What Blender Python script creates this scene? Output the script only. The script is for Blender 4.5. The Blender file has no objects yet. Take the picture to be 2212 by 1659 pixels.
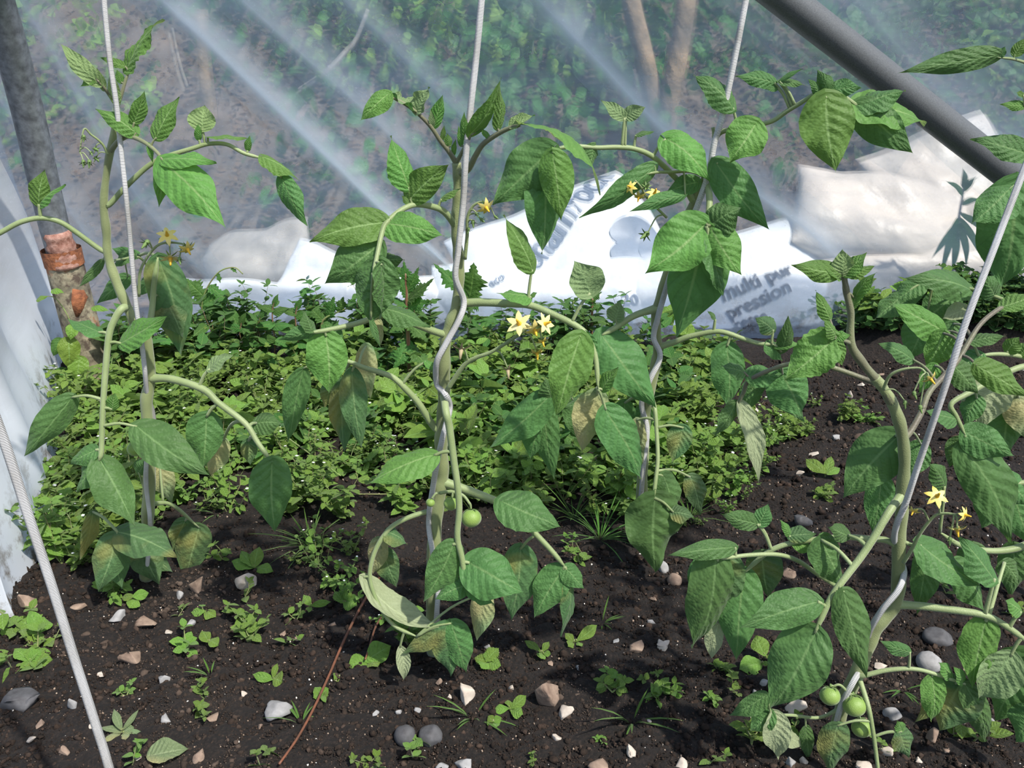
import bpy, math, random
import numpy as np
from mathutils import Vector, Matrix, noise as mnoise

# ---------------------------------------------------------------- camera, sky, sun, exposure
SC = bpy.context.scene
COL = SC.collection
FPX, CX, CY = 1900.0, 1106.0, 829.5
CAM_H, PITCH = 0.80, math.radians(22.0)
cd = bpy.data.cameras.new('camera'); cam = bpy.data.objects.new('camera', cd); COL.objects.link(cam)
cd.sensor_width = 36.0; cd.lens = FPX / 2212.0 * 36.0; cd.clip_start = 0.02; cd.clip_end = 200
cam.location = (0, 0, CAM_H); cam.rotation_euler = (math.pi / 2 - PITCH, 0, 0)
SC.camera = cam
SC.view_settings.view_transform = 'Standard'
SC.view_settings.look = 'None'
SC.view_settings.gamma = 1.0
SC.view_settings.use_curve_mapping = False
SC.view_settings.exposure = 0.15
cy = SC.cycles; cy.max_bounces = 6; cy.diffuse_bounces = 3; cy.glossy_bounces = 2; cy.transmission_bounces = 5; cy.transparent_max_bounces = 10; cy.adaptive_threshold = .04
SUN_DIR = Vector((-0.42, 0.42, -0.86)).normalized()      # the way the light travels
W = bpy.data.worlds.new('sky'); SC.world = W; W.use_nodes = True
wn = W.node_tree.nodes; wl = W.node_tree.links
sky = wn.new('ShaderNodeTexSky'); sky.sky_type = 'NISHITA'; sky.sun_disc = False
sky.sun_elevation = math.asin(-SUN_DIR.z); sky.sun_rotation = math.atan2(-SUN_DIR.x, -SUN_DIR.y)
sky.air_density = 1.0; sky.dust_density = 1.5
wl.new(sky.outputs[0], wn['Background'].inputs[0]); wn['Background'].inputs[1].default_value = 0.17
sd = bpy.data.lights.new('sun', 'SUN'); sd.energy = 5.0; sd.angle = math.radians(1.6); sd.color = (1.0, 0.955, 0.88)
sun = bpy.data.objects.new('sun', sd); COL.objects.link(sun); sun.location = (2, -2, 4)
sun.rotation_euler = SUN_DIR.to_track_quat('-Z', 'Y').to_euler()

# ---------------------------------------------------------------- helpers
rng = np.random.default_rng(7)
random.seed(7)
A = np.array
Fv = A((0, math.cos(PITCH), -math.sin(PITCH))); Uv = A((0, math.sin(PITCH), math.cos(PITCH))); Rv = A((1.0, 0, 0))
C0 = A((0, 0, CAM_H))
def ray(px, py): return Fv + Rv * ((px - CX) / FPX) - Uv * ((py - CY) / FPX)
def P(px, py, y):                       # the point of a vertical plane at distance y that is seen at a pixel
    r = ray(px, py); return C0 + r * (y / r[1])
def gz(x, y):                           # height of the soil
    x = np.asarray(x, float); y = np.asarray(y, float)
    z = 0.010 * np.sin(3.1 * x + 1.3) * np.sin(2.7 * y + .4) + 0.006 * np.sin(9 * x + 2 * y) * np.sin(7 * y - x)
    z = z + 0.17 * np.exp(-((x - 1.22) / .36) ** 2 - ((y - 2.10) / .24) ** 2)
    z = z + 0.03 * np.exp(-((y - 2.15) / .2) ** 2)
    return z
_T = np.linspace(.4, 4.2, 420)
def G(px, py):                          # the point of the soil that is seen at a pixel
    r = ray(px, py); q = C0 + r * _T[:, None]; d = q[:, 2] - gz(q[:, 0], q[:, 1]); k = np.nonzero(d < 0)[0]
    if len(k) == 0: return q[-1] * A((1, 1, 0))
    k = max(k[0], 1); t = d[k - 1] / (d[k - 1] - d[k]); return q[k - 1] + (q[k] - q[k - 1]) * t
def pxm(p): return FPX / float(np.dot(A(p) - C0, Fv))     # pixels per metre at a point
WORLD = {}
def put(o, origin, parent=None, **tags):
    COL.objects.link(o); origin = A(origin, dtype=float); WORLD[o.name] = origin
    if parent is not None:
        o.parent = parent; o.location = origin - WORLD[parent.name]
    else: o.location = origin
    for k, v in tags.items():
        if v is not None: o[k] = v
    return o
def mesh(name, verts, faces, mats, origin=(0, 0, 0), parent=None, uv=None, smooth=True, mi=None, **tags):
    me = bpy.data.meshes.new(name)
    v = A(verts, dtype=float) - A(origin, dtype=float)
    if isinstance(faces, np.ndarray): fast(me, v, faces)
    else: me.from_pydata(v.tolist(), [], faces)
    for m in (mats if isinstance(mats, (list, tuple)) else [mats]): me.materials.append(MAT[m] if isinstance(m, str) else m)
    if mi is not None: me.polygons.foreach_set('material_index', A(mi, dtype=np.int32))
    if uv is not None:
        L = me.uv_layers.new(name='UVMap'); idx = np.empty(len(me.loops), np.int32); me.loops.foreach_get('vertex_index', idx)
        L.data.foreach_set('uv', A(uv, dtype=np.float32)[idx].ravel())
    if smooth: me.polygons.foreach_set('use_smooth', np.ones(len(me.polygons), bool))
    me.update()
    return put(bpy.data.objects.new(name, me), origin, parent, **tags)
def fast(me, v, f):
    n, k = f.shape
    me.vertices.add(len(v)); me.vertices.foreach_set('co', A(v, dtype=np.float32).ravel())
    me.loops.add(n * k); me.loops.foreach_set('vertex_index', f.astype(np.int32).ravel())
    me.polygons.add(n); me.polygons.foreach_set('loop_start', (np.arange(n) * k).astype(np.int32))
    me.polygons.foreach_set('loop_total', np.full(n, k, np.int32)); me.update(calc_edges=True)
def thing(name, origin, **tags):
    o = bpy.data.objects.new(name, None); o.empty_display_size = 0.05
    return put(o, origin, None, **tags)
def smoothline(pts, n=6):
    p = A(pts, dtype=float)
    if len(p) < 3: return np.linspace(p[0], p[-1], n + 1)
    q = np.vstack([2 * p[0] - p[1], p, 2 * p[-1] - p[-2]]); out = []
    for i in range(1, len(q) - 2):
        a, b, c, d = q[i - 1], q[i], q[i + 1], q[i + 2]
        for t in np.arange(n) / n:
            out.append(.5 * ((2 * b) + (c - a) * t + (2 * a - 5 * b + 4 * c - d) * t * t + (3 * b - a - 3 * c + d) * t ** 3))
    out.append(q[-2]); return A(out)
def nrm(v): v = A(v, dtype=float); return v / (np.linalg.norm(v) + 1e-12)
class MB:                               # collects tubes and loose shapes for ONE mesh
    def __init__(s): s.v = []; s.f = []; s.m = []; s.uv = []
    def add(s, v, f, m=0, uv=None):
        o = len(s.v); s.v += [list(a) for a in v]; s.f += [[i + o for i in q] for q in f]; s.m += [m] * len(f)
        s.uv += [list(a) for a in uv] if uv is not None else [[0, 0]] * len(v)
    def tube(s, line, r0, r1=None, seg=8, m=0, cap=True, prof=None):
        p = A(line, dtype=float); n = len(p); r1 = r0 if r1 is None else r1
        tang = np.gradient(p, axis=0); ref = A((0.3, 1, 0.2)); vs = []; fs = []; uv = []
        acc = 0
        for i in range(n):
            t = nrm(tang[i]); a = nrm(np.cross(t, ref)); b = np.cross(t, a); ref = np.cross(a, t)
            r = (r0 + (r1 - r0) * i / (n - 1)) * (prof[i] if prof is not None else 1)
            if i: acc += np.linalg.norm(p[i] - p[i - 1])
            for k in range(seg):
                w = 2 * math.pi * k / seg; vs.append(p[i] + r * (math.cos(w) * a + math.sin(w) * b)); uv.append((acc, k / seg))
        for i in range(n - 1):
            for k in range(seg):
                k2 = (k + 1) % seg; fs.append([i * seg + k, i * seg + k2, (i + 1) * seg + k2, (i + 1) * seg + k])
        if cap: fs.append(list(range(seg))[::-1]); fs.append([(n - 1) * seg + k for k in range(seg)])
        s.add(vs, fs, m, uv)
    def build(s, name, mats, origin=None, parent=None, **k):
        if origin is None: origin = s.v[0]
        return mesh(name, s.v, s.f, mats, origin, parent, uv=s.uv, mi=s.m, **k)

# ---------------------------------------------------------------- materials
MAT = {}
class N:
    def __init__(s, name):
        s.m = bpy.data.materials.new(name); s.m.use_nodes = True; s.t = s.m.node_tree; s.t.nodes.clear(); MAT[name] = s.m
        s.out = s.t.nodes.new('ShaderNodeOutputMaterial')
    def n(s, kind, **k):
        x = s.t.nodes.new('ShaderNode' + kind); ins = {}
        for a, b in k.items():
            if hasattr(x, a): setattr(x, a, b)
            else: ins[a.replace('_', ' ')] = b
        for a, b in ins.items(): s.set(x, a, b)
        return x
    def set(s, x, a, b):
        i = x.inputs[int(a[1:])] if a[0] == 'i' and a[1:].isdigit() else x.inputs[a]
        if hasattr(b, 'outputs'): s.t.links.new(b.outputs[0], i)
        elif isinstance(b, bpy.types.NodeSocket): s.t.links.new(b, i)
        else: i.default_value = b
    def math(s, op, a, b=0.0, c=None):
        x = s.n('Math', operation=op); s.set(x, 'i0', a); s.set(x, 'i1', b)
        if c is not None: s.set(x, 'i2', c)
        return x
    def mix(s, f, a, b):
        x = s.n('MixRGB'); s.set(x, 'i0', f); s.set(x, 'i1', a); s.set(x, 'i2', b); return x
    def ramp(s, f, stops):
        x = s.n('ValToRGB'); s.set(x, 'i0', f); e = x.color_ramp.elements
        while len(e) < len(stops): e.new(0.5)
        for q, (p, c) in zip(e, stops): q.position = p; q.color = (*c, 1) if len(c) == 3 else c
        return x
    def noise(s, scale, detail=3, rough=.5, vec=None, dist=0):
        x = s.n('TexNoise', Scale=scale, Detail=detail, Roughness=rough, Distortion=dist)
        if vec is not None: s.set(x, 'Vector', vec)
        return x
    def end(s, sh, disp=None): s.t.links.new(sh.outputs[0], s.out.inputs[0]); return s.m
def rgb(r, g, b): return (r, g, b, 1)

def leaf_mat(name, top, vein, under, K=7.0, trans=.28, yellow=None, rough=.54, patch=0.0):
    s = N(name)
    tc = s.n('TexCoord'); uv = s.n('SeparateXYZ'); s.set(uv, 'i0', tc.outputs['UV'])
    av = s.math('ABSOLUTE', s.math('MULTIPLY_ADD', uv.outputs[1], 2.0, -1.0))
    ph = s.math('PINGPONG', s.math('MULTIPLY', s.math('SUBTRACT', uv.outputs[0], s.math('MULTIPLY', av, .30)), K), .5)
    v1 = s.ramp(ph, [(0.0, (1, 1, 1)), (.12, (0, 0, 0))])
    v2 = s.ramp(av, [(0.02, (1, 1, 1)), (.07, (0, 0, 0))])
    vm = s.math('MULTIPLY', v2, .75); vl = s.math('MULTIPLY', v1, .25)
    no = s.noise(35, 4, .6, tc.outputs['Object'])
    oi = s.n('ObjectInfo'); lo = s.noise(5, 2, .5, tc.outputs['Object'])
    hs = s.n('HueSaturation', Color=rgb(*top), Hue=s.math('MULTIPLY_ADD', oi.outputs['Random'], .03, .485),
             Value=s.math('MULTIPLY_ADD', no, .6, s.math('MULTIPLY_ADD', oi.outputs['Random'], .35, s.math('MULTIPLY_ADD', lo, .8, .15))))
    c = s.mix(vl, hs, rgb(*[q * .62 for q in top])); c = s.mix(vm, c, rgb(*vein))  # side veins darkened to paint in the shade of their grooves
    if yellow:
        big = s.noise(14, 2, .5, tc.outputs['Object'])
        f = s.ramp(big, [(.48 - patch, (0, 0, 0)), (.66 - patch, (1, 1, 1))]); c = s.mix(f, c, rgb(*yellow))
    ge = s.n('NewGeometry')
    cu = s.mix(s.math('MAXIMUM', vl, vm), rgb(*under), rgb(*[min(1, q * 1.35) for q in under]))
    col = s.mix(ge.outputs['Backfacing'], c, cu)
    cell = s.n('TexVoronoi', Scale=9.0); mp = s.n('Mapping'); s.set(mp, 'i0', tc.outputs['UV']); mp.inputs['Scale'].default_value = (3.2, 1.6, 1)
    s.set(cell, 'Vector', mp)
    h = s.math('ADD', s.math('MULTIPLY', cell.outputs['Distance'], -.5), s.math('MULTIPLY', ph, .9))
    bp = s.n('Bump', Strength=.6, Distance=.0026, Height=h)
    pr = s.n('BsdfPrincipled', Base_Color=col, Roughness=rough, Normal=bp)
    pr.inputs['Specular IOR Level'].default_value = .26
    pr.inputs['Sheen Weight'].default_value = .12
    tcol = s.n('HueSaturation', Color=col, Saturation=1.15, Value=1.7, Hue=.485)
    tr = s.n('BsdfTranslucent', Color=tcol, Normal=bp)
    mx = s.n('MixShader'); s.set(mx, 'i0', trans); s.set(mx, 'i1', pr); s.set(mx, 'i2', tr)
    return s.end(mx)
leaf_mat('tomato_leaf', (.078, .172, .050), (.18, .30, .11), (.19, .28, .12))
leaf_mat('tomato_young_leaf', (.118, .250, .056), (.27, .41, .15), (.23, .33, .13), trans=.34)
leaf_mat('tomato_old_leaf', (.075, .150, .055), (.20, .31, .13), (.23, .29, .13), yellow=(.30, .27, .08), patch=-.07)
leaf_mat('tomato_pale_leaf', (.20, .28, .13), (.30, .36, .19), (.31, .36, .20), yellow=(.38, .35, .16), patch=.02)
leaf_mat('weed_leaf', (.145, .255, .040), (.20, .34, .09), (.16, .26, .08), K=5, trans=.28, rough=.42)
leaf_mat('weed_leaf_deep', (.060, .155, .030), (.14, .25, .06), (.12, .21, .06), K=6, trans=.32)
leaf_mat('grass_blade', (.10, .235, .035), (.15, .29, .06), (.11, .22, .05), K=0.01, trans=.3)
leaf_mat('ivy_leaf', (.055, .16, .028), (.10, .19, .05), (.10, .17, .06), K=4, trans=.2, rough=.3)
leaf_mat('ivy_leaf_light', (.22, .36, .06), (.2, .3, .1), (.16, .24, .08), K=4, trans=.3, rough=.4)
leaf_mat('dead_leaf', (.17, .115, .07), (.22, .14, .08), (.2, .13, .08), K=4, trans=.1, rough=.7)

def plain(name, c, rough=.6, var=.25, scale=30, bump=.3, bdist=.002, metal=0, spec=.4, c2=None, coord='Object', detail=4):
    s = N(name); tc = s.n('TexCoord'); no = s.noise(scale, detail, .6, tc.outputs[coord])
    if c2 is None: c2 = tuple(q * (1 - var) for q in c); c1 = tuple(min(1, q * (1 + var)) for q in c)
    else: c1 = c
    col = s.ramp(no, [(.32, c2), (.68, c1)])
    bp = s.n('Bump', Strength=bump, Distance=bdist, Height=no)
    pr = s.n('BsdfPrincipled', Base_Color=col, Roughness=rough, Metallic=metal, Normal=bp)
    pr.inputs['Specular IOR Level'].default_value = spec
    return s.end(pr)
def stem_mat(name, c, c2):
    s = N(name); tc = s.n('TexCoord'); no = s.noise(18, 3, .5, tc.outputs['Object']); fi = s.noise(900, 2, .5, tc.outputs['Object'])
    col = s.ramp(no, [(.35, c2), (.65, c)])
    bp = s.n('Bump', Strength=.5, Distance=.0008, Height=fi)
    pr = s.n('BsdfPrincipled', Base_Color=col, Roughness=.5, Normal=bp)
    pr.inputs['Sheen Weight'].default_value = .25
    return s.end(pr)
stem_mat('tomato_stem', (.265, .31, .135), (.175, .205, .085))
stem_mat('tomato_petiole', (.27, .335, .15), (.185, .245, .09))
stem_mat('tomato_shoot', (.19, .215, .10), (.115, .10, .065))
stem_mat('weed_stem', (.20, .30, .07), (.16, .14, .05))
stem_mat('weed_stem_red', (.20, .075, .04), (.14, .10, .04))
stem_mat('tomato_fruit', (.22, .33, .065), (.155, .27, .045))
plain('petal_yellow', (.80, .62, .10), .5, c2=(.74, .64, .25), scale=90, bump=.1)
plain('petal_cream', (.82, .74, .34), .5, c2=(.75, .60, .20), scale=90, bump=.1)
plain('anther', (.72, .42, .03), .5, var=.15)
plain('sepal', (.13, .21, .06), .6, var=.25)
plain('dry_flower', (.33, .27, .16), .8, var=.3)
plain('twig_red', (.19, .072, .038), .55, c2=(.10, .05, .03), scale=60)
plain('bark', (.40, .29, .18), .9, c2=(.13, .11, .08), scale=14, bump=.9, bdist=.02)
plain('stick', (.36, .33, .28), .8, var=.3)
plain('stone_grey', (.36, .355, .35), .85, c2=(.22, .215, .21), scale=60, bump=.6, bdist=.002)
plain('stone_brown', (.34, .25, .185), .9, c2=(.17, .115, .085), scale=45, bump=.8, bdist=.003)
plain('stone_pale', (.58, .52, .44), .85, c2=(.40, .33, .27), scale=50, bump=.5)
plain('stone_dark', (.10, .10, .105), .7, c2=(.055, .053, .055), scale=70, bump=.4)
def crumb(name, c1, c2, dry):
    s = N(name); tc = s.n('TexCoord'); ob = tc.outputs['Object']; no = s.noise(120, 4, .6, ob); pa = s.noise(3.2, 4, .6, ob)
    col = s.ramp(no, [(.32, c2), (.68, c1)]); col = s.mix(s.ramp(pa, [(.50, (0, 0, 0)), (.68, (.85, .85, .85))]), col, rgb(*dry))  # paler patches put the look of lit soil into the crumb colour
    pr = s.n('BsdfPrincipled', Base_Color=col, Roughness=.95, Normal=s.n('Bump', Strength=.9, Distance=.003, Height=no)); pr.inputs['Specular IOR Level'].default_value = .25
    s.end(pr)
crumb('soil_crumb', (.034, .022, .0155), (.008, .0058, .0045), (.060, .044, .034))
crumb('soil_crumb_dry', (.070, .046, .033), (.022, .0145, .011), (.12, .090, .070))
plain('petal_white', (.80, .82, .78), .5, var=.05)
plain('grit_pale', (.42, .33, .25), .9, c2=(.22, .15, .10), scale=80)
plain('grit_white', (.66, .62, .56), .8, var=.15)
plain('galvanised', (.135, .145, .15), .5, c2=(.085, .09, .095), scale=420, bump=.4, bdist=.0008, metal=.15, spec=.5)
plain('galvanised_old', (.27, .29, .315), .5, c2=(.12, .125, .14), scale=60, bump=.3, bdist=.0008, metal=.45)
plain('bag_white', (.86, .87, .87), .32, var=.03, scale=9, bump=.5, bdist=.02)
plain('bag_cream', (.70, .62, .53), .4, var=.06, scale=9, bump=.5, bdist=.02)
plain('bag_dusty', (.36, .335, .30), .6, var=.15, scale=14, bump=.5, bdist=.02)
plain('bag_print', (.20, .24, .31), .4, var=.1)
plain('bag_print_grey', (.10, .10, .11), .5, var=.2)
plain('outside_earth', (.20, .155, .12), .95, c2=(.060, .052, .042), scale=6, bump=1, bdist=.05, detail=8)
s = N('rust')
tc = s.n('TexCoord'); n1 = s.noise(16, 6, .65, tc.outputs['Object']); n2 = s.noise(42, 4, .6, tc.outputs['Object'])
c = s.ramp(n1, [(.34, (.075, .065, .055)), (.46, (.20, .175, .12)), (.55, (.33, .29, .20)), (.66, (.27, .085, .032))])
c = s.mix(s.ramp(n2, [(.50, (0, 0, 0)), (.62, (1, 1, 1))]), c, rgb(.085, .06, .045))
s.end(s.n('BsdfPrincipled', Base_Color=c, Roughness=.85, Normal=s.n('Bump', Strength=.8, Distance=.003, Height=n2)))
s = N('rust_red'); tc = s.n('TexCoord'); n1 = s.noise(70, 5, .6, tc.outputs['Object'])
s.end(s.n('BsdfPrincipled', Base_Color=s.ramp(n1, [(.35, (.13, .045, .022)), (.65, (.36, .13, .055))]), Roughness=.9, Normal=s.n('Bump', Strength=.9, Distance=.004, Height=n1)))
s = N('rust_pink'); tc = s.n('TexCoord'); n1 = s.noise(60, 5, .6, tc.outputs['Object'])
s.end(s.n('BsdfPrincipled', Base_Color=s.ramp(n1, [(.35, (.19, .075, .05)), (.62, (.42, .24, .19)), (.8, (.58, .45, .38))]), Roughness=.9, Normal=s.n('Bump', Strength=.9, Distance=.004, Height=n1)))
s = N('string_white'); tc = s.n('TexCoord'); uv = s.n('SeparateXYZ'); s.set(uv, 'i0', tc.outputs['UV'])
w = s.math('SINE', s.math('ADD', s.math('MULTIPLY', uv.outputs[0], 2300.0), s.math('MULTIPLY', uv.outputs[1], 12.566)))
w2 = s.math('SINE', s.math('SUBTRACT', s.math('MULTIPLY', uv.outputs[0], 2300.0), s.math('MULTIPLY', uv.outputs[1], 12.566)))
hh = s.math('MULTIPLY', w, w2); gr = s.noise(25, 3, .5, tc.outputs['Object'])
s.end(s.n('BsdfPrincipled', Base_Color=s.ramp(gr, [(.3, (.42, .41, .39)), (.7, (.66, .66, .66))]), Roughness=.6, Normal=s.n('Bump', Strength=.7, Distance=.001, Height=hh)))
# soil
s = N('soil'); tc = s.n('TexCoord'); ob = tc.outputs['Object']
n1 = s.noise(4, 5, .6, ob); n2 = s.noise(150, 6, .75, ob); n3 = s.noise(420, 3, .6, ob)
vo = s.n('TexVoronoi', Scale=190.0, Randomness=1.0); s.set(vo, 'Vector', ob)
c = s.ramp(n2, [(.34, (.005, .0036, .003)), (.50, (.019, .0125, .009)), (.66, (.052, .034, .024))])
c = s.mix(s.ramp(n1, [(.5, (0, 0, 0)), (.74, (.4, .4, .4))]), c, rgb(.050, .035, .026))
c = s.mix(s.ramp(n3, [(.68, (0, 0, 0)), (.74, (.8, .8, .8))]), c, rgb(.22, .16, .12))
h = s.math('ADD', s.math('MULTIPLY', n2, 1.2), s.math('ADD', s.math('MULTIPLY', vo.outputs['Distance'], -.7), s.math('MULTIPLY', n3, .3)))
s.end(s.n('BsdfPrincipled', Base_Color=c, Roughness=.95, Normal=s.n('Bump', Strength=1.0, Distance=.012, Height=h)))
# plastic film: mostly clear, partly milky, glossy; UV.y = height share, UV.x = extra milkiness
def film(name, milk0, milk_uv, gloss=.12, col=(.74, .83, .95), dirt=True, blur=0.0):
    s = N(name); tc = s.n('TexCoord'); uv = s.n('SeparateXYZ'); s.set(uv, 'i0', tc.outputs['UV'])
    mp = s.n('Mapping'); s.set(mp, 'i0', tc.outputs['Object']); mp.inputs['Rotation'].default_value = (0, .72, 0); mp.inputs['Scale'].default_value = (1.4, 1, 9)
    st = s.noise(2.2, 5, .6, mp); cl = s.noise(2.4, 4, .55, tc.outputs['Object']); sp = s.noise(170, 2, .6, tc.outputs['Object'])
    f = s.math('MULTIPLY_ADD', s.ramp(st, [(.38, (0, 0, 0)), (.72, (1, 1, 1))]), .12, milk0)
    f = s.math('ADD', f, s.math('MULTIPLY', s.ramp(cl, [(.45, (0, 0, 0)), (.75, (1, 1, 1))]), .10))
    f = s.math('ADD', f, s.math('MULTIPLY', s.ramp(sp, [(.62, (0, 0, 0)), (.74, (1, 1, 1))]), .10))
    f = s.math('ADD', f, s.math('MULTIPLY', uv.outputs[0], milk_uv)); f.use_clamp = True
    colr = rgb(*col)
    if dirt:
        d = s.noise(26, 5, .65, tc.outputs['Object'])
        dm = s.math('MULTIPLY', s.ramp(d, [(.50, (0, 0, 0)), (.64, (1, 1, 1))]), s.math('SUBTRACT', 1.0, s.math('MULTIPLY', uv.outputs[1], 9.0)))
        dm.use_clamp = True; colr = s.mix(dm, colr, rgb(.23, .19, .14))
    di = s.n('BsdfDiffuse', Color=colr); tl = s.n('BsdfTranslucent', Color=colr)
    m1 = s.n('MixShader'); s.set(m1, 'i0', .45); s.set(m1, 'i1', di); s.set(m1, 'i2', tl)
    tr = s.n('BsdfTransparent', Color=rgb(.93, .955, .97))
    if blur:
        rf = s.n('BsdfRefraction', Color=rgb(.95, .97, .98), IOR=1.03, Roughness=.27); mb = s.n('MixShader'); s.set(mb, 'i0', blur); s.set(mb, 'i1', tr); s.set(mb, 'i2', rf); tr = mb
    m2 = s.n('MixShader'); s.set(m2, 'i0', f); s.set(m2, 'i1', tr); s.set(m2, 'i2', m1)
    gl = s.n('BsdfGlossy', Color=rgb(.9, .93, 1), Roughness=.16); fr = s.n('Fresnel', IOR=1.3)
    m3 = s.n('MixShader'); s.set(m3, 'i0', s.math('MULTIPLY', fr, gloss * 5)); s.set(m3, 'i1', m2); s.set(m3, 'i2', gl)
    return s.end(m3)
film('plastic_film', .26, .85, col=(.60, .75, .97), blur=.5)
film('plastic_glare', .0, .85, gloss=.05, col=(.84, .90, .97), dirt=False)  # whiter plastic that stands in for sun glare along the folds
film('plastic_curtain', .34, .75, gloss=.015, col=(.84, .88, .93), blur=.3)
# ---------------------------------------------------------------- the setting
def grid(nx, ny): # quads of an nx x ny vertex grid
    i = np.arange(nx - 1)[:, None] * ny + np.arange(ny - 1)[None, :]
    return np.stack([i, i + ny, i + ny + 1, i + 1], -1).reshape(-1, 4)
def fbm(x, y, seed=0.0, octs=4):
    z = np.zeros_like(x); a = 1.0; f = 1.0
    for o in range(octs):
        for k in range(3):
            th = 1.7 * o + 2.1 * k + seed; z += a * np.sin(f * (x * math.cos(th) + y * math.sin(th)) * 6.283 + 5.1 * k + seed * 3 + 1.3 * o) / 3
        a *= .55; f *= 2.13
    return z
def rough(x, y): return .006 * fbm(x, y, .3, 5) + .007 * fbm(x * 5, y * 5, 1.1, 3)
gx = np.linspace(-2.2, 2.4, 330); gy = np.linspace(.25, 2.75, 250)
X, Y = np.meshgrid(gx, gy, indexing='ij')
Z = gz(X, Y) + rough(X, Y)
Z += rng.normal(0, .0018, Z.shape)
mesh('floor', np.stack([X, Y, Z], -1).reshape(-1, 3), grid(330, 250), 'soil', kind='structure', label='dark crumbly garden soil of the tunnel bed')
def ys(x, z):
    return 2.22 - .26 * np.maximum(z, 0) ** 1.35 + .012 * np.sin(5 * x + 4 * z) + .02 * np.exp(-np.maximum(z, 0) / .25) * np.sin(13 * x + 6 * z)
def SH(px, py, off=0.0):
    r = ray(px, py); y = 2.1
    for _ in range(25): q = C0 + r * (y / r[1]); y = float(ys(q[0], q[2])) + off
    return q
sx = np.linspace(-2.4, 2.7, 260); sz = np.concatenate([np.linspace(-.04, .5, 60), np.linspace(.51, 1.7, 50)])
X, Zz = np.meshgrid(sx, sz, indexing='ij'); low = np.exp(-np.maximum(Zz, 0) / .10)
Yy = ys(X, Zz) + low * (.022 * fbm(X * 2.2, Zz * 2.6, .6, 4)) + .004 * fbm(X * 1.3 + Zz, Zz * 1.1, 2.2, 3)
cr = np.clip(fbm(X * 1.6, Zz * 2.2, 3.3, 4) * .8, 0, 1)
milk = low * (.16 + .38 * cr) + .10 * np.clip((X - .55) / .5, 0, 1) * np.exp(-((Zz - .35) / .22) ** 2)
wall_back = mesh('wall_back', np.stack([X, Yy, Zz], -1).reshape(-1, 3), grid(260, 110), 'plastic_film', uv=np.stack([milk, np.clip(Zz, 0, 2) / 1.7], -1).reshape(-1, 2),
     kind='structure', label='clear milky plastic film of the tunnel side wall')
def glare_crease(pts, w0, w1, strength, bump=.010):  # raised fold strips with the sun glare painted in as milky white
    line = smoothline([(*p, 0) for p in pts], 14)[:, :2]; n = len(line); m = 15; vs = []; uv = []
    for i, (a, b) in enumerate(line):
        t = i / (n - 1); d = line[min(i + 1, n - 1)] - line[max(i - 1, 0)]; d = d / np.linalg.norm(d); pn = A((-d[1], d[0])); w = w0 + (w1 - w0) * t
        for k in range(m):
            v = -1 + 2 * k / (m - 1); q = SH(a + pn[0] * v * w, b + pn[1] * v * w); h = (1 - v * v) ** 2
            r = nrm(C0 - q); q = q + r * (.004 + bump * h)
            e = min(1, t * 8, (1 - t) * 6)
            vs.append(q); uv.append((strength * e * (.70 * (1 - abs(v)) ** 1.5 + .60 * math.exp(-((v - .15) / .13) ** 2)), .9))  # milkiness across the strip paints a soft glare streak with a bright core
    mesh('glare_crease', A(vs), grid(n, m), 'plastic_glare', origin=vs[0], parent=wall_back, uv=uv)
glare_crease([(300, -60), (480, 110), (660, 285), (830, 450), (950, 565)], 62, 30, 1.0)
glare_crease([(470, -60), (640, 95), (800, 240), (950, 385)], 60, 42, .55)
glare_crease([(690, -60), (850, 95), (980, 225), (1110, 350)], 46, 36, .50)
glare_crease([(1120, -60), (1290, 115), (1450, 280), (1640, 410), (1760, 500), (1840, 575)], 74, 52, .95)
glare_crease([(20, -60), (150, 160), (290, 400), (400, 540), (470, 610)], 60, 34, .50)
glare_crease([(-120, 40), (40, 260), (150, 440), (230, 560)], 50, 40, .40)
glare_crease([(1540, -40), (1680, 120), (1840, 260), (1960, 340)], 40, 50, .20)
glare_crease([(860, 480), (920, 530), (985, 590)], 12, 10, .8, .004)
glare_crease([(1740, -160), (1930, 60), (2080, 220), (2260, 380), (2420, 500)], 130, 120, .30)
# the hanging film at the left end of the tunnel
bp_ = [(150, 742), (132, 800), (112, 905), (103, 1000), (105, 1075), (78, 1160), (30, 1290), (0, 1340), (-90, 1500)]
bl = smoothline([G(*p) for p in bp_], 9); n = len(bl); m = 60; vs = []; uv = []
for i in range(n):
    t = i / (n - 1)
    for k in range(m):
        z = -.01 + 1.45 * (k / (m - 1)) ** 1.25
        bulge = math.exp(-((z - .10) / .10) ** 2) * .012
        dx = -.20 * (z / 1.2) ** .9 + bulge + .020 * math.sin(16 * t + 2.2 * z) * min(1, z * 3) + .008 * math.sin(41 * t - 3 * z) * math.exp(-z)
        dy = .03 * z + .012 * math.sin(22 * t + 3 * z)
        vs.append(bl[i] + A((dx, dy, z))); uv.append((.95 * math.exp(-(z / .26) ** 3) + .08, z / 1.45))
mesh('wall_left', A(vs), grid(n, m), 'plastic_curtain', uv=uv, kind='structure', label='hanging milky plastic sheet at the left end of the tunnel, dirty at its foot')

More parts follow.
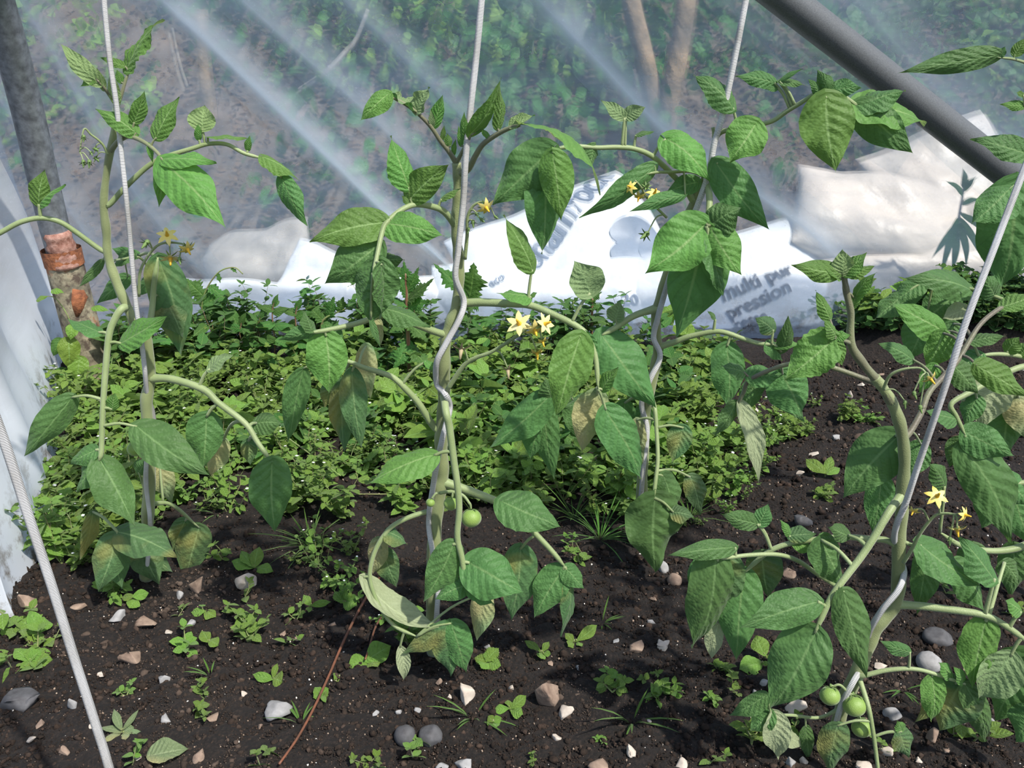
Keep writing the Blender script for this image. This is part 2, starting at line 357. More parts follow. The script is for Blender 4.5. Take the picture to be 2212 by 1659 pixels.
# ---------------------------------------------------------------- outside, behind the film
def zb(x, y):
    t = np.clip(y - 3.0, 0, 9); return .30 * t + .13 * t ** 2 * np.exp(-t * .12) + .03 * fbm(x * .9, y * .9, 4.4, 4) * np.clip(t * 2 + .3, 0, 1)
ox = np.linspace(-7, 8, 160); oy = np.linspace(2.28, 8.5, 110); X, Y = np.meshgrid(ox, oy, indexing='ij')
mesh('outside_ground', np.stack([X, Y, zb(X, Y) - .01], -1).reshape(-1, 3), grid(160, 110), 'outside_earth', kind='structure', label='brown earth bank rising outside the plastic')
LT_U = A([0, .22, .22, .22, .5, .5, .5, .78, .78, .78, 1.0]); LT_V = A([0, -.8, 0, .8, -1, 0, 1, -.62, 0, .62, 0])
LT_F = [[0, 2, 1], [0, 3, 2], [1, 2, 5, 4], [2, 3, 6, 5], [4, 5, 8, 7], [5, 6, 9, 8], [7, 8, 10], [8, 9, 10]]
def leaves(base, dirs, nor, ln, wd, fold=.25, droop=.15):      # many small leaves as arrays
    base = A(base); n = len(base); T = dirs / np.linalg.norm(dirs, axis=1, keepdims=True)
    B = np.cross(T, nor); B /= np.linalg.norm(B, axis=1, keepdims=True) + 1e-9; Nn = np.cross(B, T)
    ln = np.broadcast_to(ln, n); wd = np.broadcast_to(wd, n)
    zz = -droop * LT_U ** 2
    v = base[:, None] + T[:, None] * (ln[:, None] * LT_U)[..., None] + B[:, None] * (wd[:, None] * .5 * LT_V)[..., None] \
        + Nn[:, None] * (ln[:, None] * zz + wd[:, None] * fold * .5 * np.abs(LT_V))[..., None]
    fs = []; tri = [[a[0], a[1], a[2], a[2]] if len(a) == 3 else a for a in LT_F]
    f3 = A([a for a in LT_F if len(a) == 3]); f4 = A([a for a in LT_F if len(a) == 4])
    f4t = np.vstack([f4[:, [0, 1, 2]], f4[:, [0, 2, 3]]]); F = np.vstack([f3, f4t])
    faces = (np.arange(n)[:, None, None] * 11 + F[None]).reshape(-1, 3)
    uv = np.tile(np.stack([LT_U, LT_V * .5 + .5], -1), (n, 1))
    return v.reshape(-1, 3), faces, uv
def rdir(n, up=.0, spread=1.0):
    d = rng.normal(0, spread, (n, 3)); d[:, 2] += up; return d / np.linalg.norm(d, axis=1, keepdims=True)
def foliage(name, n, xr, y0, yr, lift, size, mat, lab, cat, dens):
    xs = rng.uniform(*xr, n * 3); yy = y0 + rng.uniform(0, 1, n * 3) * yr; keep = dens(xs, yy); xs = xs[keep][:n]; yy = yy[keep][:n]; k = len(xs)
    zz = zb(xs, yy) + rng.uniform(0, 1, k) ** 1.4 * lift
    nor = rdir(k, .6, .6); nor[:, 1] -= .5; d = rdir(k, -.25, .7)
    ln = rng.uniform(.6, 1.3, k) * size
    v, f, uv = leaves(np.stack([xs, yy, zz], -1), d, nor, ln, ln * .72)
    mesh(name, v, f, mat, uv=uv, smooth=False, kind='stuff', label=lab, category=cat)
foliage('ivy_bank', 17000, (-3.2, 3.6), 3.2, 3.3, .55, .062, 'ivy_leaf', 'dark green ivy and scrub covering the bank behind the plastic', 'ivy',
        lambda x, y: (fbm(x * .35, y * .35, 1.2, 3) + .55 * (y - 4.3) + .2 > 0) | (fbm(x * .8, y * .8, 7.7, 3) > .45))
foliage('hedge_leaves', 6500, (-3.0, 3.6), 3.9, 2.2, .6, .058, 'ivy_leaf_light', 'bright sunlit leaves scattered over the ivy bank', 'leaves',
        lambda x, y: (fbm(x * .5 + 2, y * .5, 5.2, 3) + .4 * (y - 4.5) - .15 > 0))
foliage('leaf_litter', 7000, (-3.0, 3.2), 2.6, 2.2, .03, .032, 'dead_leaf', 'brown dead leaves lying on the earth bank', 'leaf litter', lambda x, y: x == x)
def trunk_line(pts, Y): return smoothline([P(a, b, Y + dy) for a, b, dy in pts], 6)
b = MB(); tr = trunk_line([(1428, 350, .0), (1412, 230, .0), (1390, 120, .0), (1362, 0, .02), (1330, -180, .1), (1290, -420, .2)], 3.75)
b.tube(tr, .044, .034, 10); t0 = thing('forked_tree', tr[0], label='bare forked tree trunk standing on the bank behind the plastic', category='tree')
b.build('trunk', 'bark', tr[0], t0)
b = MB(); tr2 = trunk_line([(1432, 350, .0), (1440, 240, .0), (1462, 120, .0), (1480, 0, .02), (1500, -200, .1), (1530, -430, .2)], 3.72)
b.tube(tr2, .046, .04, 10); b.build('trunk', 'bark', tr2[0], t0)
for pts, r, lab in (([(640, 200, .1), (700, 158, 0), (745, 112, 0), (770, 82, 0), (795, 20, 0)], .011, 'pale bare bent branch leaning over the ivy behind the film'),
                    ([(405, 190, 0), (392, 150, 0), (381, 105, 0), (372, 60, 0)], .008, 'thin pale upright twig behind the film beside the left plant'),
                    ([(455, 260, 0), (447, 180, 0), (440, 100, 0), (436, 20, 0)], .035, 'dark thin tree stem behind the film left of the bright glare streak')):
    b = MB(); ln = trunk_line(pts, 3.6); b.tube(ln, r, r * .7, 6)
    b.build('branch', 'bark' if r > .03 else 'stick', ln[0], None, label=lab, category='branch')

# compost bags
def bag(px, py, Yd, a, b_, c, rx, ry, rz, mat, seed, lab):
    ctr = P(px, py, Yd); M = A(Matrix.Rotation(math.radians(rz), 3, 'Z')); M = A(Matrix.Rotation(math.radians(ry), 3, 'Y')) @ M; M = A(Matrix.Rotation(math.radians(rx), 3, 'X')) @ M
    def surf(u, v, side=1):
        u = np.asarray(u, float); v = np.asarray(v, float); k = np.clip((1 - np.abs(u) ** 3.2) * (1 - np.abs(v) ** 3.2), 0, 1) ** .5
        pin = 1 - .07 * (np.abs(u) ** 2) * (1 - np.abs(v)); z = side * c * k * (1 + .16 * fbm(u * .7 + seed, v * .8, seed, 4)) + .025 * fbm(u * .5, v * .6 + seed, seed + 2, 2)
        return ctr + np.stack([u * a, v * b_ * pin, z], -1) @ M.T
    uu, vv = np.meshgrid(np.sin(np.linspace(-1, 1, 44) * 1.5708), np.sin(np.linspace(-1, 1, 34) * 1.5708), indexing='ij')
    top = surf(uu, vv).reshape(-1, 3); bot = surf(uu, vv, -1).reshape(-1, 3)
    f = grid(44, 34); f = np.vstack([f, f[:, ::-1] + len(top)])
    o = mesh('compost_bag', np.vstack([top, bot]), f, mat, origin=ctr, label=lab, category='bag', group='compost bags piled outside the film')
    def loc(qx, qy):
        nrmv = M @ A((0, 0, 1)); r = ray(qx, qy); p0 = ctr + nrmv * c * .9; t = np.dot(p0 - C0, nrmv) / np.dot(r, nrmv); q = M.T @ (C0 + r * t - ctr); return A((q[0] / a, q[1] / b_))
    return o, surf, loc, a, b_
def bag_text(B, txt, p0, p1, size, mat, squash=1.0, lift=.006):       # lettering from pixel p0 along towards pixel p1
    o, surf, loc, a, b_ = B
    cu = bpy.data.curves.new('lettering', 'FONT'); cu.body = txt; cu.size = size; cu.resolution_u = 3; cu.offset = size * .02
    to = bpy.data.objects.new('lettering', cu); COL.objects.link(to); dg = bpy.context.evaluated_depsgraph_get()
    me = bpy.data.meshes.new_from_object(to.evaluated_get(dg)); bpy.data.objects.remove(to)
    co = np.empty(len(me.vertices) * 3); me.vertices.foreach_get('co', co); co = co.reshape(-1, 3)
    s0 = loc(*p0) * A((a, b_)); s1 = loc(*p1) * A((a, b_)); d = (s1 - s0) / np.linalg.norm(s1 - s0); e = A((-d[1], d[0]))
    q = s0 + co[:, :1] * d + co[:, 1:2] * e * squash; u = np.clip(q[:, 0] / a, -.985, .985); v = np.clip(q[:, 1] / b_, -.985, .985)
    M_n = nrm(surf(0, 0) - WORLD[o.name]); pts = surf(u, v) + M_n * lift
    fc = [list(p.vertices) for p in me.polygons]
    return mesh('lettering', pts, fc, mat, origin=WORLD[o.name], parent=o, smooth=False)
def bag_blob(B, blobs, mat, name='emblem', lift=.005):
    o, surf, loc, a, b_ = B; vs = []; fs = []; M_n = nrm(surf(0, 0) - WORLD[o.name])
    for (px, py, rx_, ry_) in blobs:
        base = len(vs); vs.append(surf(*loc(px, py)) + M_n * lift)
        for ring in (.5, 1):
            for k in range(24):
                w = 2 * math.pi * k / 24; q = np.clip(loc(px + rx_ * ring * math.cos(w), py + ry_ * ring * math.sin(w)), -.98, .98); vs.append(surf(*q) + M_n * lift)
        for k in range(24):
            k2 = (k + 1) % 24; fs.append([base, base + 1 + k2, base + 1 + k]); fs.append([base + 1 + k, base + 1 + k2, base + 25 + k2, base + 25 + k])
        lift += .0012
    return mesh(name, vs, fs, mat, origin=WORLD[o.name], parent=o)
B1 = bag(1215, 545, 2.66, .31, .20, .075, 42, 0, 28, 'bag_white', .4, 'white compost bag with large grey lettering and a dark emblem behind the centre plants')
bag_text(B1, 'Shamrock', (1160, 580), (1285, 428), .105, 'bag_print', 1.25)
bag_blob(B1, [(1372, 500, 56, 32), (1376, 545, 58, 32), (1420, 525, 40, 36)], 'bag_print')
bag_blob(B1, [(1268, 494, 3, 70)], 'bag_print', 'print_stripe') if False else None
B2 = bag(1180, 672, 2.52, .34, .17, .085, 52, 0, 3, 'bag_white', 1.7, 'white bag lying lowest in the pile behind the centre plant')
bag_text(B2, '20', (1344, 660), (1400, 656), .05, 'bag_print'); bag_text(B2, 'A', (1348, 706), (1400, 703), .05, 'bag_print')
bag_text(B2, 'eco', (1062, 622), (1100, 598), .035, 'bag_print')
B3 = bag(1590, 640, 2.50, .30, .20, .08, 48, 0, 18, 'bag_white', 2.6, 'white bag with rows of dark lettering to the right of the pile')
bag_text(B3, 'multi pur', (1560, 655), (1720, 590), .062, 'bag_print_grey')
bag_text(B3, 'pression', (1575, 690), (1725, 628), .058, 'bag_print_grey')
bag_text(B3, 'resse', (1590, 715), (1725, 665), .05, 'bag_print_grey')
B4 = bag(1900, 480, 2.62, .26, .17, .085, 34, 8, -14, 'bag_cream', 3.1, 'cream coloured bag lying behind the film under the steel brace')
B5 = bag(2040, 400, 2.95, .22, .2, .08, 55, -10, 20, 'bag_cream', 3.9, 'pale bag leaning further back beneath the lower end of the brace')
B6 = bag(735, 655, 2.52, .20, .16, .07, 40, 6, -18, 'bag_white', 4.4, 'crumpled white bag behind the film left of the centre plant')
B7 = bag(560, 560, 2.72, .17, .12, .06, 40, -8, 10, 'bag_dusty', 5.2, 'small dusty bag lying behind the film right of the left plant')
B8 = bag(500, 690, 2.46, .24, .12, .06, 50, 0, -6, 'bag_white', 6.0, 'white bag mostly hidden by weeds right of the left plant')
B9 = bag(2010, 590, 2.50, .34, .16, .07, 46, 0, 6, 'bag_cream', 7.0, 'pale bag low behind the weedy mound on the right')
B10 = bag(880, 690, 2.5, .16, .13, .06, 50, 0, 12, 'bag_white', 8.3, 'white bag low behind the stem of the centre plant')

# ---------------------------------------------------------------- steel tubes
hoop = thing('tunnel_hoop', G(196, 812), label='grey steel hoop tube standing in a rusty ground socket by the left end', category='pole')
b = MB(); yb = G(196, 812)[1]
low = [P(202, 835, yb), P(185, 745, yb - .002), P(165, 670, yb - .006), P(147, 600, yb - .010), P(133, 545, yb - .014)]
b.tube(smoothline(low, 6), .042, .040, 18, prof=None, cap=False); sock = b.build('ground_socket', 'rust', low[0], hoop)
b = MB(); ln = smoothline([P(140, 572, yb - .012), P(131, 537, yb - .014)], 3); b.tube(ln, .0425, .043, 18, cap=False); b.build('socket_rim', 'rust_red', ln[0], sock)
b = MB(); inn = [P(150, 600, yb - .010), P(120, 500, yb - .02), P(96, 400, yb - .035), P(62, 250, yb - .07), P(25, 110, yb - .12), P(-20, -40, yb - .19), P(-90, -260, yb - .34)]
b.tube(smoothline(inn, 7), .0315, .0315, 18); b.build('tube', 'galvanised_old', inn[0], hoop)
b = MB(); ln = smoothline([P(142, 575, yb - .02), P(134, 540, yb - .024), P(122, 500, yb - .03)], 5); b.tube(ln, .0345, .028, 14, prof=1 + .06 * np.sin(np.arange(len(ln)) * 2.3), cap=True)
b.build('rust_flake', 'rust_pink', ln[0], hoop)
q = P(159, 655, yb - .040); b = MB(); c_ = []; 
for k in range(10):
    w = 2 * math.pi * k / 10; c_.append(q + A((.024 * math.cos(w) * (1.0 + .1 * math.sin(3 * w)), -.004 + .006 * math.cos(w) ** 2, .034 * math.sin(w) + .008 * math.cos(w))))
b.add(c_ + [x + A((0, .03, 0)) for x in c_] + [q + A((0, -.006, 0))], [[20, (k + 1) % 10, k] for k in range(10)] + [[k, (k + 1) % 10, 10 + (k + 1) % 10, 10 + k] for k in range(10)])
b.build('rust_patch', 'rust_red', q, hoop)
b = MB(); p0 = SH(1600, -76, -.05); p1 = SH(2190, 385, -.05); p2 = SH(2420, 566, -.05)
ln = smoothline([p0 + (p0 - p1) * .25, p0, p1, p2], 8); b.tube(ln, .0345, .0345, 22)
b.build('steel_brace', 'galvanised', p2, None, label='thick grey steel tube slanting down across the upper right against the film', category='pole')
# dark post at the right edge
b = MB(); pb = G(2235, 690); b.tube([pb + A((0, 0, -.02)), pb + A((.01, 0, .18)), pb + A((.02, 0, .38))], .035, .035, 14)
b.build('ground_socket', 'rust', pb, None, label='dark rusty steel socket post at the right edge behind the leaves', category='post')

# shrub outside, seen through the film under the brace
ysh = 2.33; sp = P(2052, 640, ysh); shrub = thing('garden_shrub', sp * A((1, 1, 0)), label='small shrub with drooping leaves outside the film under the lower brace', category='shrub')
b = MB(); shl = smoothline([sp * A((1, 1, 0)), sp, P(2062, 540, ysh), P(2070, 470, ysh), P(2082, 400, ysh)], 6); b.tube(shl, .005, .003, 6); b.build('stem', 'stick', shl[0], shrub)
SHRUB = [(2068, 480, 2010, 560), (2068, 470, 2030, 600), (2072, 470, 2120, 560), (2074, 460, 2140, 520), (2066, 500, 2055, 590), (2070, 480, 2085, 580), (2078, 420, 2040, 390), (2080, 410, 2110, 380), (2082, 402, 2078, 360), (2076, 440, 2120, 430)]
# ---------------------------------------------------------------- tomato plants
NU, NV = 43, 15
_u = np.linspace(0, 1, NU) ** 1.0; _v = np.linspace(-1, 1, NV)
LU, LV = np.meshgrid(_u, _v, indexing='ij')
LGRID = grid(NU, NV)
lrng = random.Random(3)
def leaflet(parent, P0, P1, Wd, roll=0, fold=.30, droop=.10, twist=0, wave=.10, mat='tomato_leaf', name='leaflet', hook=0.0, lobes=0.0, shape=.64, tooth=0.0):
    P0 = A(P0); P1 = A(P1); L = np.linalg.norm(P1 - P0); T = (P1 - P0) / L
    mid = (P0 + P1) / 2; N0 = nrm(C0 - mid) * .85 + A((.10, 0, .55)); N0 = nrm(N0 - T * np.dot(N0, T)); B0 = np.cross(N0, T)
    a = math.radians(roll); Nn = N0 * math.cos(a) + B0 * math.sin(a); B = np.cross(Nn, T)
    h = Wd / 2; av = np.abs(LV); ph = lrng.random() * 6.28
    f = np.sin(math.pi * np.clip(LU, 0, 1) ** shape) ** .88
    f = f * (1 + lobes * np.sin(2 * math.pi * LU * 2.2 + .6)) * (1 + tooth * (np.abs(((LU * 9) % 1) - .5) * 2 - .5))
    f = f ** (1 + .45 * LU ** 3) * (1 + .05 * np.sin(9 * LU + ph * 2 + LV) * LU)
    f[0] = .0; f[-1] = 0
    asym = 1 + .08 * math.sin(ph)
    w = h * f * np.where(LV > 0, asym, 2 - asym)
    x = L * (LU - .13 * av ** 1.6 * (1 - LU) ** 4 * min(1.2, Wd / L * 1.4)) + L * .03 * np.sin(LU * 3.1 + ph) * 0
    K = 7.0; vein = np.abs(np.sin(math.pi * (K * (LU - .30 * av) + .22 * np.sin(7 * LU + 3 * LV + ph) * av)))
    z = -fold * h * f * (av ** 1.35) + .095 * h * (vein ** .6 - .6) * (1 + .5 * np.sin(4.1 * LU + 5 * LV + 2 * ph)) * np.minimum(av * 3, 1) * f + .07 * h * np.minimum(av * 4, 1) * f
    z = z + wave * h * av ** 2 * np.sin(2 * math.pi * (1.9 * LU + .12 * np.sign(LV)) + ph) * np.minimum(LU * 4, 1)
    z = z + .05 * h * np.sin(5.3 * LU + 2.2 * LV + ph)
    y = LV * w + L * .035 * math.sin(ph * 1.7) * np.sin(math.pi * LU)
    z = z + droop * L * 4 * LU * (1 - LU) - hook * L * np.clip(LU - .75, 0, 1) ** 2 * 8
    tw = math.radians(twist) * (LU - .25); y, z = y * np.cos(tw) - z * np.sin(tw) * .6, z * np.cos(tw) + y * np.sin(tw)
    v = P0 + x[..., None] * T + y[..., None] * B + z[..., None] * Nn
    return mesh(name, v.reshape(-1, 3), LGRID, mat, origin=P0, parent=parent, uv=np.stack([LU, LV * .5 + .5], -1).reshape(-1, 2))
for (x0, y0, x1, y1) in SHRUB: leaflet(shrub, P(x0, y0, ysh), P(x1, y1, ysh - .02), .019, mat='weed_leaf_deep', name='leaf', droop=.15)
def opts(s):
    d = dict(r=0, f=None, d=None, t=None, z=0.0, w=None, v=None, h=0.0, l=None, k=0.0); m = None; under = False
    for tkn in s.split():
        if tkn == 'Y': m = 'tomato_young_leaf'
        elif tkn == 'O': m = 'tomato_old_leaf'
        elif tkn == 'L': m = 'tomato_pale_leaf'
        elif tkn == 'U': under = True
        else: d[tkn[0]] = float(tkn[1:])
    return d, m, under
class Plant:
    def __init__(s, base_px, lab, Y=None):
        s.base = G(*base_px); s.Y = s.base[1] if Y is None else Y
        s.root = thing('tomato_plant', s.base, label=lab, category='tomato plant', group='tomato plants in the tunnel bed')
    def pt(s, x, y, d=0.0): return P(x, y, s.Y + d)
    def stem(s, pts, w0, w1, d=0.0, name='stem', mat='tomato_stem'):
        q = [s.pt(p[0], p[1], p[2] if len(p) > 2 else d) for p in pts]; ln = smoothline(q, 7); k = pxm(q[0]); n = len(ln)
        b = MB(); pr = 1 + .06 * np.sin(np.arange(n) * .9) + .05 * np.sin(np.arange(n) * .37 + 1); b.tube(ln, w0 / 2 / k, w1 / 2 / pxm(q[-1]), 12, prof=pr)
        for _ in range(int(n * .8)):                       # short hairs and adventitious bumps
            i = lrng.randrange(1, n - 1); q_ = ln[i] + A([lrng.uniform(-1, 1), -.6, lrng.uniform(-1, 1)]) * .003
        li = smoothline([(p[0], p[1], 0) for p in pts], 10)[:, :2]; s.line = np.vstack([s.line, li]) if hasattr(s, 'line') else li
        return b.build(name, mat, ln[0], s.root)
    def leaf(s, pet, d0, d1, w0, w1, lfs, mat='tomato_petiole', o=''):
        base_o, base_m, _ = opts(o)
        j = int(np.argmin(((s.line - A(pet[0])) ** 2).sum(1))); dj = float(np.linalg.norm(s.line[j] - A(pet[0])))
        if dj < 48:                                       # root the petiole in the stem
            pet = ([tuple(s.line[j])] if dj > 9 else [tuple(s.line[j])]) + (list(pet) if dj > 9 else list(pet[1:])); root_d = 0.0
        else: root_d = d0
        q = A([s.pt(x, y, 0) for x, y in pet]); seg = np.concatenate([[0], np.cumsum(np.linalg.norm(np.diff(A(pet, dtype=float), axis=0), axis=1))]); seg /= seg[-1]
        dep = d0 + (d1 - d0) * seg; dep[0] = root_d; q = A([s.pt(x, y, dd) for (x, y), dd in zip(pet, dep)])
        ln = smoothline(q, 6); pl = smoothline([(x, y, dd) for (x, y), dd in zip(pet, dep)], 6); n = len(ln)
        pr = np.ones(n); pr[-3:] = (.8, .6, .35); pr[:4] = (1.25, 1.15, 1.08, 1.03)
        b = MB(); b.tube(ln, w0 / 2 / pxm(q[0]), w1 / 2 / pxm(q[-1]), 8, prof=pr); plan = []
        for lf in lfs:
            bx, by, tx, ty, w = lf[:5]; oo, m, un = opts(lf[5] if len(lf) > 5 else '')
            i = int(np.argmin((pl[:, 0] - bx) ** 2 + (pl[:, 1] - by) ** 2)); dd = pl[i, 2]; dist = math.hypot(pl[i, 0] - bx, pl[i, 1] - by)
            p0 = s.pt(bx, by, dd + oo['z']); L = math.hypot(tx - bx, ty - by) / pxm(p0)
            t = oo['t'] if oo['t'] is not None else lrng.uniform(-.30, .10)
            p1 = s.pt(tx, ty, dd + oo['z'] + t * L)
            if dist > 7:
                i2 = max(0, min(n - 1, i)); a0 = ln[i2]; mid = (a0 + p0) / 2 + A((0, 0, .10)) * np.linalg.norm(p0 - a0); b.tube(smoothline([a0, mid, p0], 4), w1 * .40 / pxm(p0), w1 * .30 / pxm(p0), 6)
            plan.append((p0, p1, w / pxm(p0), oo, m or base_m or 'tomato_leaf', un))
        ob = b.build('leaf', mat, ln[0], s.root)
        for p0, p1, w, oo, m, un in plan:
            leaflet(ob, p0, p1, w, roll=oo['r'] + lrng.uniform(-14, 14) + (180 if un else 0), fold=oo['f'] if oo['f'] is not None else lrng.uniform(.15, .5),
                    droop=(oo['d'] if oo['d'] is not None else lrng.uniform(.02, .10)) * (-1 if un else 1), twist=oo['w'] if oo['w'] is not None else lrng.uniform(-25, 25),
                    wave=oo['v'] if oo['v'] is not None else .12, mat=m, hook=oo['h'] * (-1 if un else 1), lobes=oo['l'] if oo['l'] is not None else lrng.uniform(0, .05), tooth=oo['k'])
        return ob
    def truss(s, pet, d0, d1, w0, w1, fl, name='flower_truss'):
        n_ = len(pet); q = [s.pt(x, y, d0 + (d1 - d0) * i / (n_ - 1)) for i, (x, y) in enumerate(pet)]; ln = smoothline(q, 6); b = MB(); b.tube(ln, w0 / 2 / pxm(q[0]), w1 / 2 / pxm(q[-1]), 7)
        pl = smoothline([(x, y, 0) for x, y in pet], 6); items = []
        for (x, y, r, kind, ax, ay) in fl:
            i = int(np.argmin((pl[:, 0] - x) ** 2 + (pl[:, 1] - y) ** 2)); dd = d0 + (d1 - d0) * i / (len(pl) - 1) - .006; c = s.pt(x, y, dd); R = r / pxm(c)
            ax_ = nrm(A((ax, -.55, -ay))); st = c - ax_ * R * (.9 if kind == 'tomato' else .25)
            mid = (ln[i] + st) / 2 + A((0, 0, .25)) * np.linalg.norm(ln[i] - st); b.tube(smoothline([ln[i], mid, st], 5), w1 / 2 / pxm(c), w1 * .38 / pxm(c), 6)
            items.append((c, R, kind, ax_))
        ob = b.build(name, 'tomato_petiole', ln[0], s.root)
        for c, R, kind, ax_ in items: (fruit if kind == 'tomato' else flower)(ob, c, R, kind, ax_)
        return ob
def frame(ax): a = nrm(np.cross(ax, (.31, .2, .93))); return a, np.cross(ax, a)
def star(b, c, ax, n, R, w, back, m, curl=.0, rot=0.0, tip=1.0):
    a, e = frame(ax)
    for k in range(n):
        th = 2 * math.pi * k / n + rot; d = a * math.cos(th) + e * math.sin(th); s_ = np.cross(ax, d); pts = []
        for u, ww in ((0, .35), (.35, 1), (.7, .72), (1, .04)):
            cc = c + d * R * u * tip + ax * R * (back * u + curl * u * u); pts += [cc - s_ * w * R * ww / 2, cc + ax * R * .03, cc + s_ * w * R * ww / 2]
        f = []
        for i in range(3):
            o = i * 3; f += [[o, o + 1, o + 4, o + 3], [o + 1, o + 2, o + 5, o + 4]]
        b.add(pts, f, m)
def flower(parent, c, R, kind, ax):
    b = MB(); mats = ['sepal', 'petal_cream' if kind == 'cream' else 'petal_yellow', 'anther']
    if kind == 'bud':
        p = [c - ax * R * .4, c, c + ax * R * .6, c + ax * R * 1.1]; b.tube(smoothline(p, 3), R * .42, R * .10, 7, 0, prof=A([.5, .8, 1, 1.05, 1.05, 1, .95, .9, .8, .7]))
        star(b, c, ax, 5, R * 1.0, .28, .5, 0, -.2); name = 'flower_bud'
    elif kind == 'dry':
        mats = ['dry_flower'] * 3; star(b, c, ax, 6, R, .30, -.1, 0, -.4); b.tube([c, c + ax * R * .5, c + ax * R], R * .25, R * .1, 6, 1); name = 'dry_flower'
    else:
        star(b, c - ax * R * .06, ax, 5, R * .85, .22, -.15, 0, -.25, .6); star(b, c, ax, 6, R, .50, .25 if kind == 'yellow' else .35, 1, -.55 if kind == 'yellow' else -.2)
        b.tube(smoothline([c, c + ax * R * .3, c + ax * R * .75], 3), R * .2, R * .07, 8, 2); name = 'flower'
    b.build(name, mats, c, parent)
def fruit(parent, c, R, kind, ax):
    b = MB(); nu, nv = 18, 12; vs = []; fs = []; a, e = frame(ax)
    for i in range(nv + 1):
        th = math.pi * i / nv
        for k in range(nu):
            p = 2 * math.pi * k / nu; r = R * (1 + .03 * math.cos(5 * p) * math.sin(th)); zz = -math.cos(th) * .92 + (.12 if i < 2 else 0)
            vs.append(c + (a * math.cos(p) + e * math.sin(p)) * r * math.sin(th) + ax * R * zz)
    for i in range(nv):
        for k in range(nu): k2 = (k + 1) % nu; fs.append([i * nu + k, i * nu + k2, (i + 1) * nu + k2, (i + 1) * nu + k])
    b.add(vs, fs, 0); star(b, c - ax * R * .86, ax, 5, R * 1.0, .24, -.25, 1, .45)
    b.tube([c - ax * R * .8, c - ax * R * 1.15], R * .12, R * .1, 6, 1); b.build('tomato', ['tomato_fruit', 'sepal'], c, parent)

# ---- plant A, left
pA = Plant((317, 1245), 'tomato plant on the left beside the rusty hoop socket, yellow flowers halfway up')
pA.stem([(316, 1250), (318, 1192), (319, 1120), (322, 1057), (323, 960), (316, 871), (324, 817), (317, 736), (294, 703), (270, 652), (248, 600), (233, 550), (230, 500), (224, 439), (233, 354), (250, 270), (252, 233), (250, 212)], 27, 13)
pA.leaf([(262, 668), (248, 690), (236, 722), (229, 787), (224, 854), (221, 910), (219, 973), (214, 996)], -.01, -.08, 17, 10, [
    (213, 718, 142, 689, 52, 'r-20 t.1'), (262, 742, 363, 683, 64, 'r15 Y t-.2'), (155, 858, 52, 985, 66, 'r30 f.6 d.12'), (243, 884, 248, 848, 28, 'Y'),
    (296, 922, 455, 1028, 92, 'r-15 f.3 d.08 t-.25'), (207, 972, 152, 1002, 46, ''), (217, 995, 293, 1138, 86, 'r15 t-.3'), (214, 998, 168, 1062, 62, 'r-25')])
pA.leaf([(318, 1150), (290, 1140), (255, 1150)], 0, -.07, 12, 8, [(255, 1150, 383, 1202, 86, 'O t-.3 r10'), (252, 1158, 212, 1279, 72, 'O'), (300, 1190, 373, 1236, 52, 'O z.02'), (200, 1105, 172, 1208, 40, 'O z.03 r30'), (300, 1165, 345, 1264, 72, 'O z.01'), (242, 1165, 264, 1272, 68, 'O z.02')])
pA.leaf([(320, 1090), (370, 1090), (430, 1140)], .02, .05, 10, 7, [(430, 1140, 400, 1252, 74, 'O'), (345, 1000, 372, 1088, 50, 'L z.02'), (400, 1125, 372, 1190, 50, 'O z.02'), (300, 1020, 318, 990, 40, '')])
pA.leaf([(330, 817), (371, 819), (439, 841), (473, 871), (530, 915), (556, 955), (587, 998)], 0, -.06, 18, 10, [
    (453, 797, 503, 766, 46, 'U r35 t.2'), (446, 900, 440, 1012, 80, 'r10 t-.2'), (553, 914, 610, 916, 52, 'r-10 z.02'), (587, 1000, 594, 1150, 96, 't-.2 f.35'), (482, 950, 455, 1028, 54, 'L z.05'), (537, 952, 541, 1005, 36, 'O z.04')])
pA.leaf([(236, 442), (270, 405), (321, 358), (360, 338), (415, 321), (449, 311), (490, 312), (527, 331), (567, 342)], 0, .03, 13, 8, [
    (449, 296, 535, 300, 34, 'Y r40'), (437, 278, 442, 226, 60, 'Y U r10 t.3'), (430, 302, 428, 266, 17, 'Y'), (567, 338, 648, 390, 46, 'Y r30 f.6'), (608, 384, 663, 488, 52, 'r-25 f.5 d.12'), (535, 325, 540, 292, 16, 'Y')])
pA.leaf([(243, 324), (257, 304), (280, 295), (311, 307), (338, 328), (354, 350)], 0, -.06, 12, 7, [
    (352, 350, 487, 492, 98, 'Y r-10 f.3 t-.35 l.06'), (350, 346, 468, 352, 52, 'Y r10 t-.2'), (346, 356, 343, 447, 36, 'Y r-10 f.5'), (294, 287, 206, 236, 46, 'Y r15'), (290, 264, 312, 196, 36, 'Y r-15'), (338, 297, 387, 209, 48, 'Y t.15'), (322, 310, 330, 352, 14, 'Y')], mat='tomato_shoot')
pA.leaf([(252, 232), (262, 205), (270, 178), (278, 155)], 0, .01, 9, 6, [(272, 152, 351, 40, 54, 'Y r25 k.25 v.25'), (270, 143, 216, 124, 22, 'Y'), (262, 178, 252, 150, 18, 'Y')], mat='tomato_shoot')
pA.leaf([(248, 226), (238, 208), (228, 194), (214, 178)], 0, -.02, 8, 6, [(216, 182, 128, 90, 40, 'Y U r20 h.4'), (205, 168, 172, 188, 18, 'Y'), (225, 195, 208, 145, 16, 'Y U')], mat='tomato_shoot')
pA.leaf([(250, 228), (249, 215), (250, 205)], 0, -.01, 7, 5, [(252, 224, 238, 152, 26, 'Y U f.6')], mat='tomato_shoot')
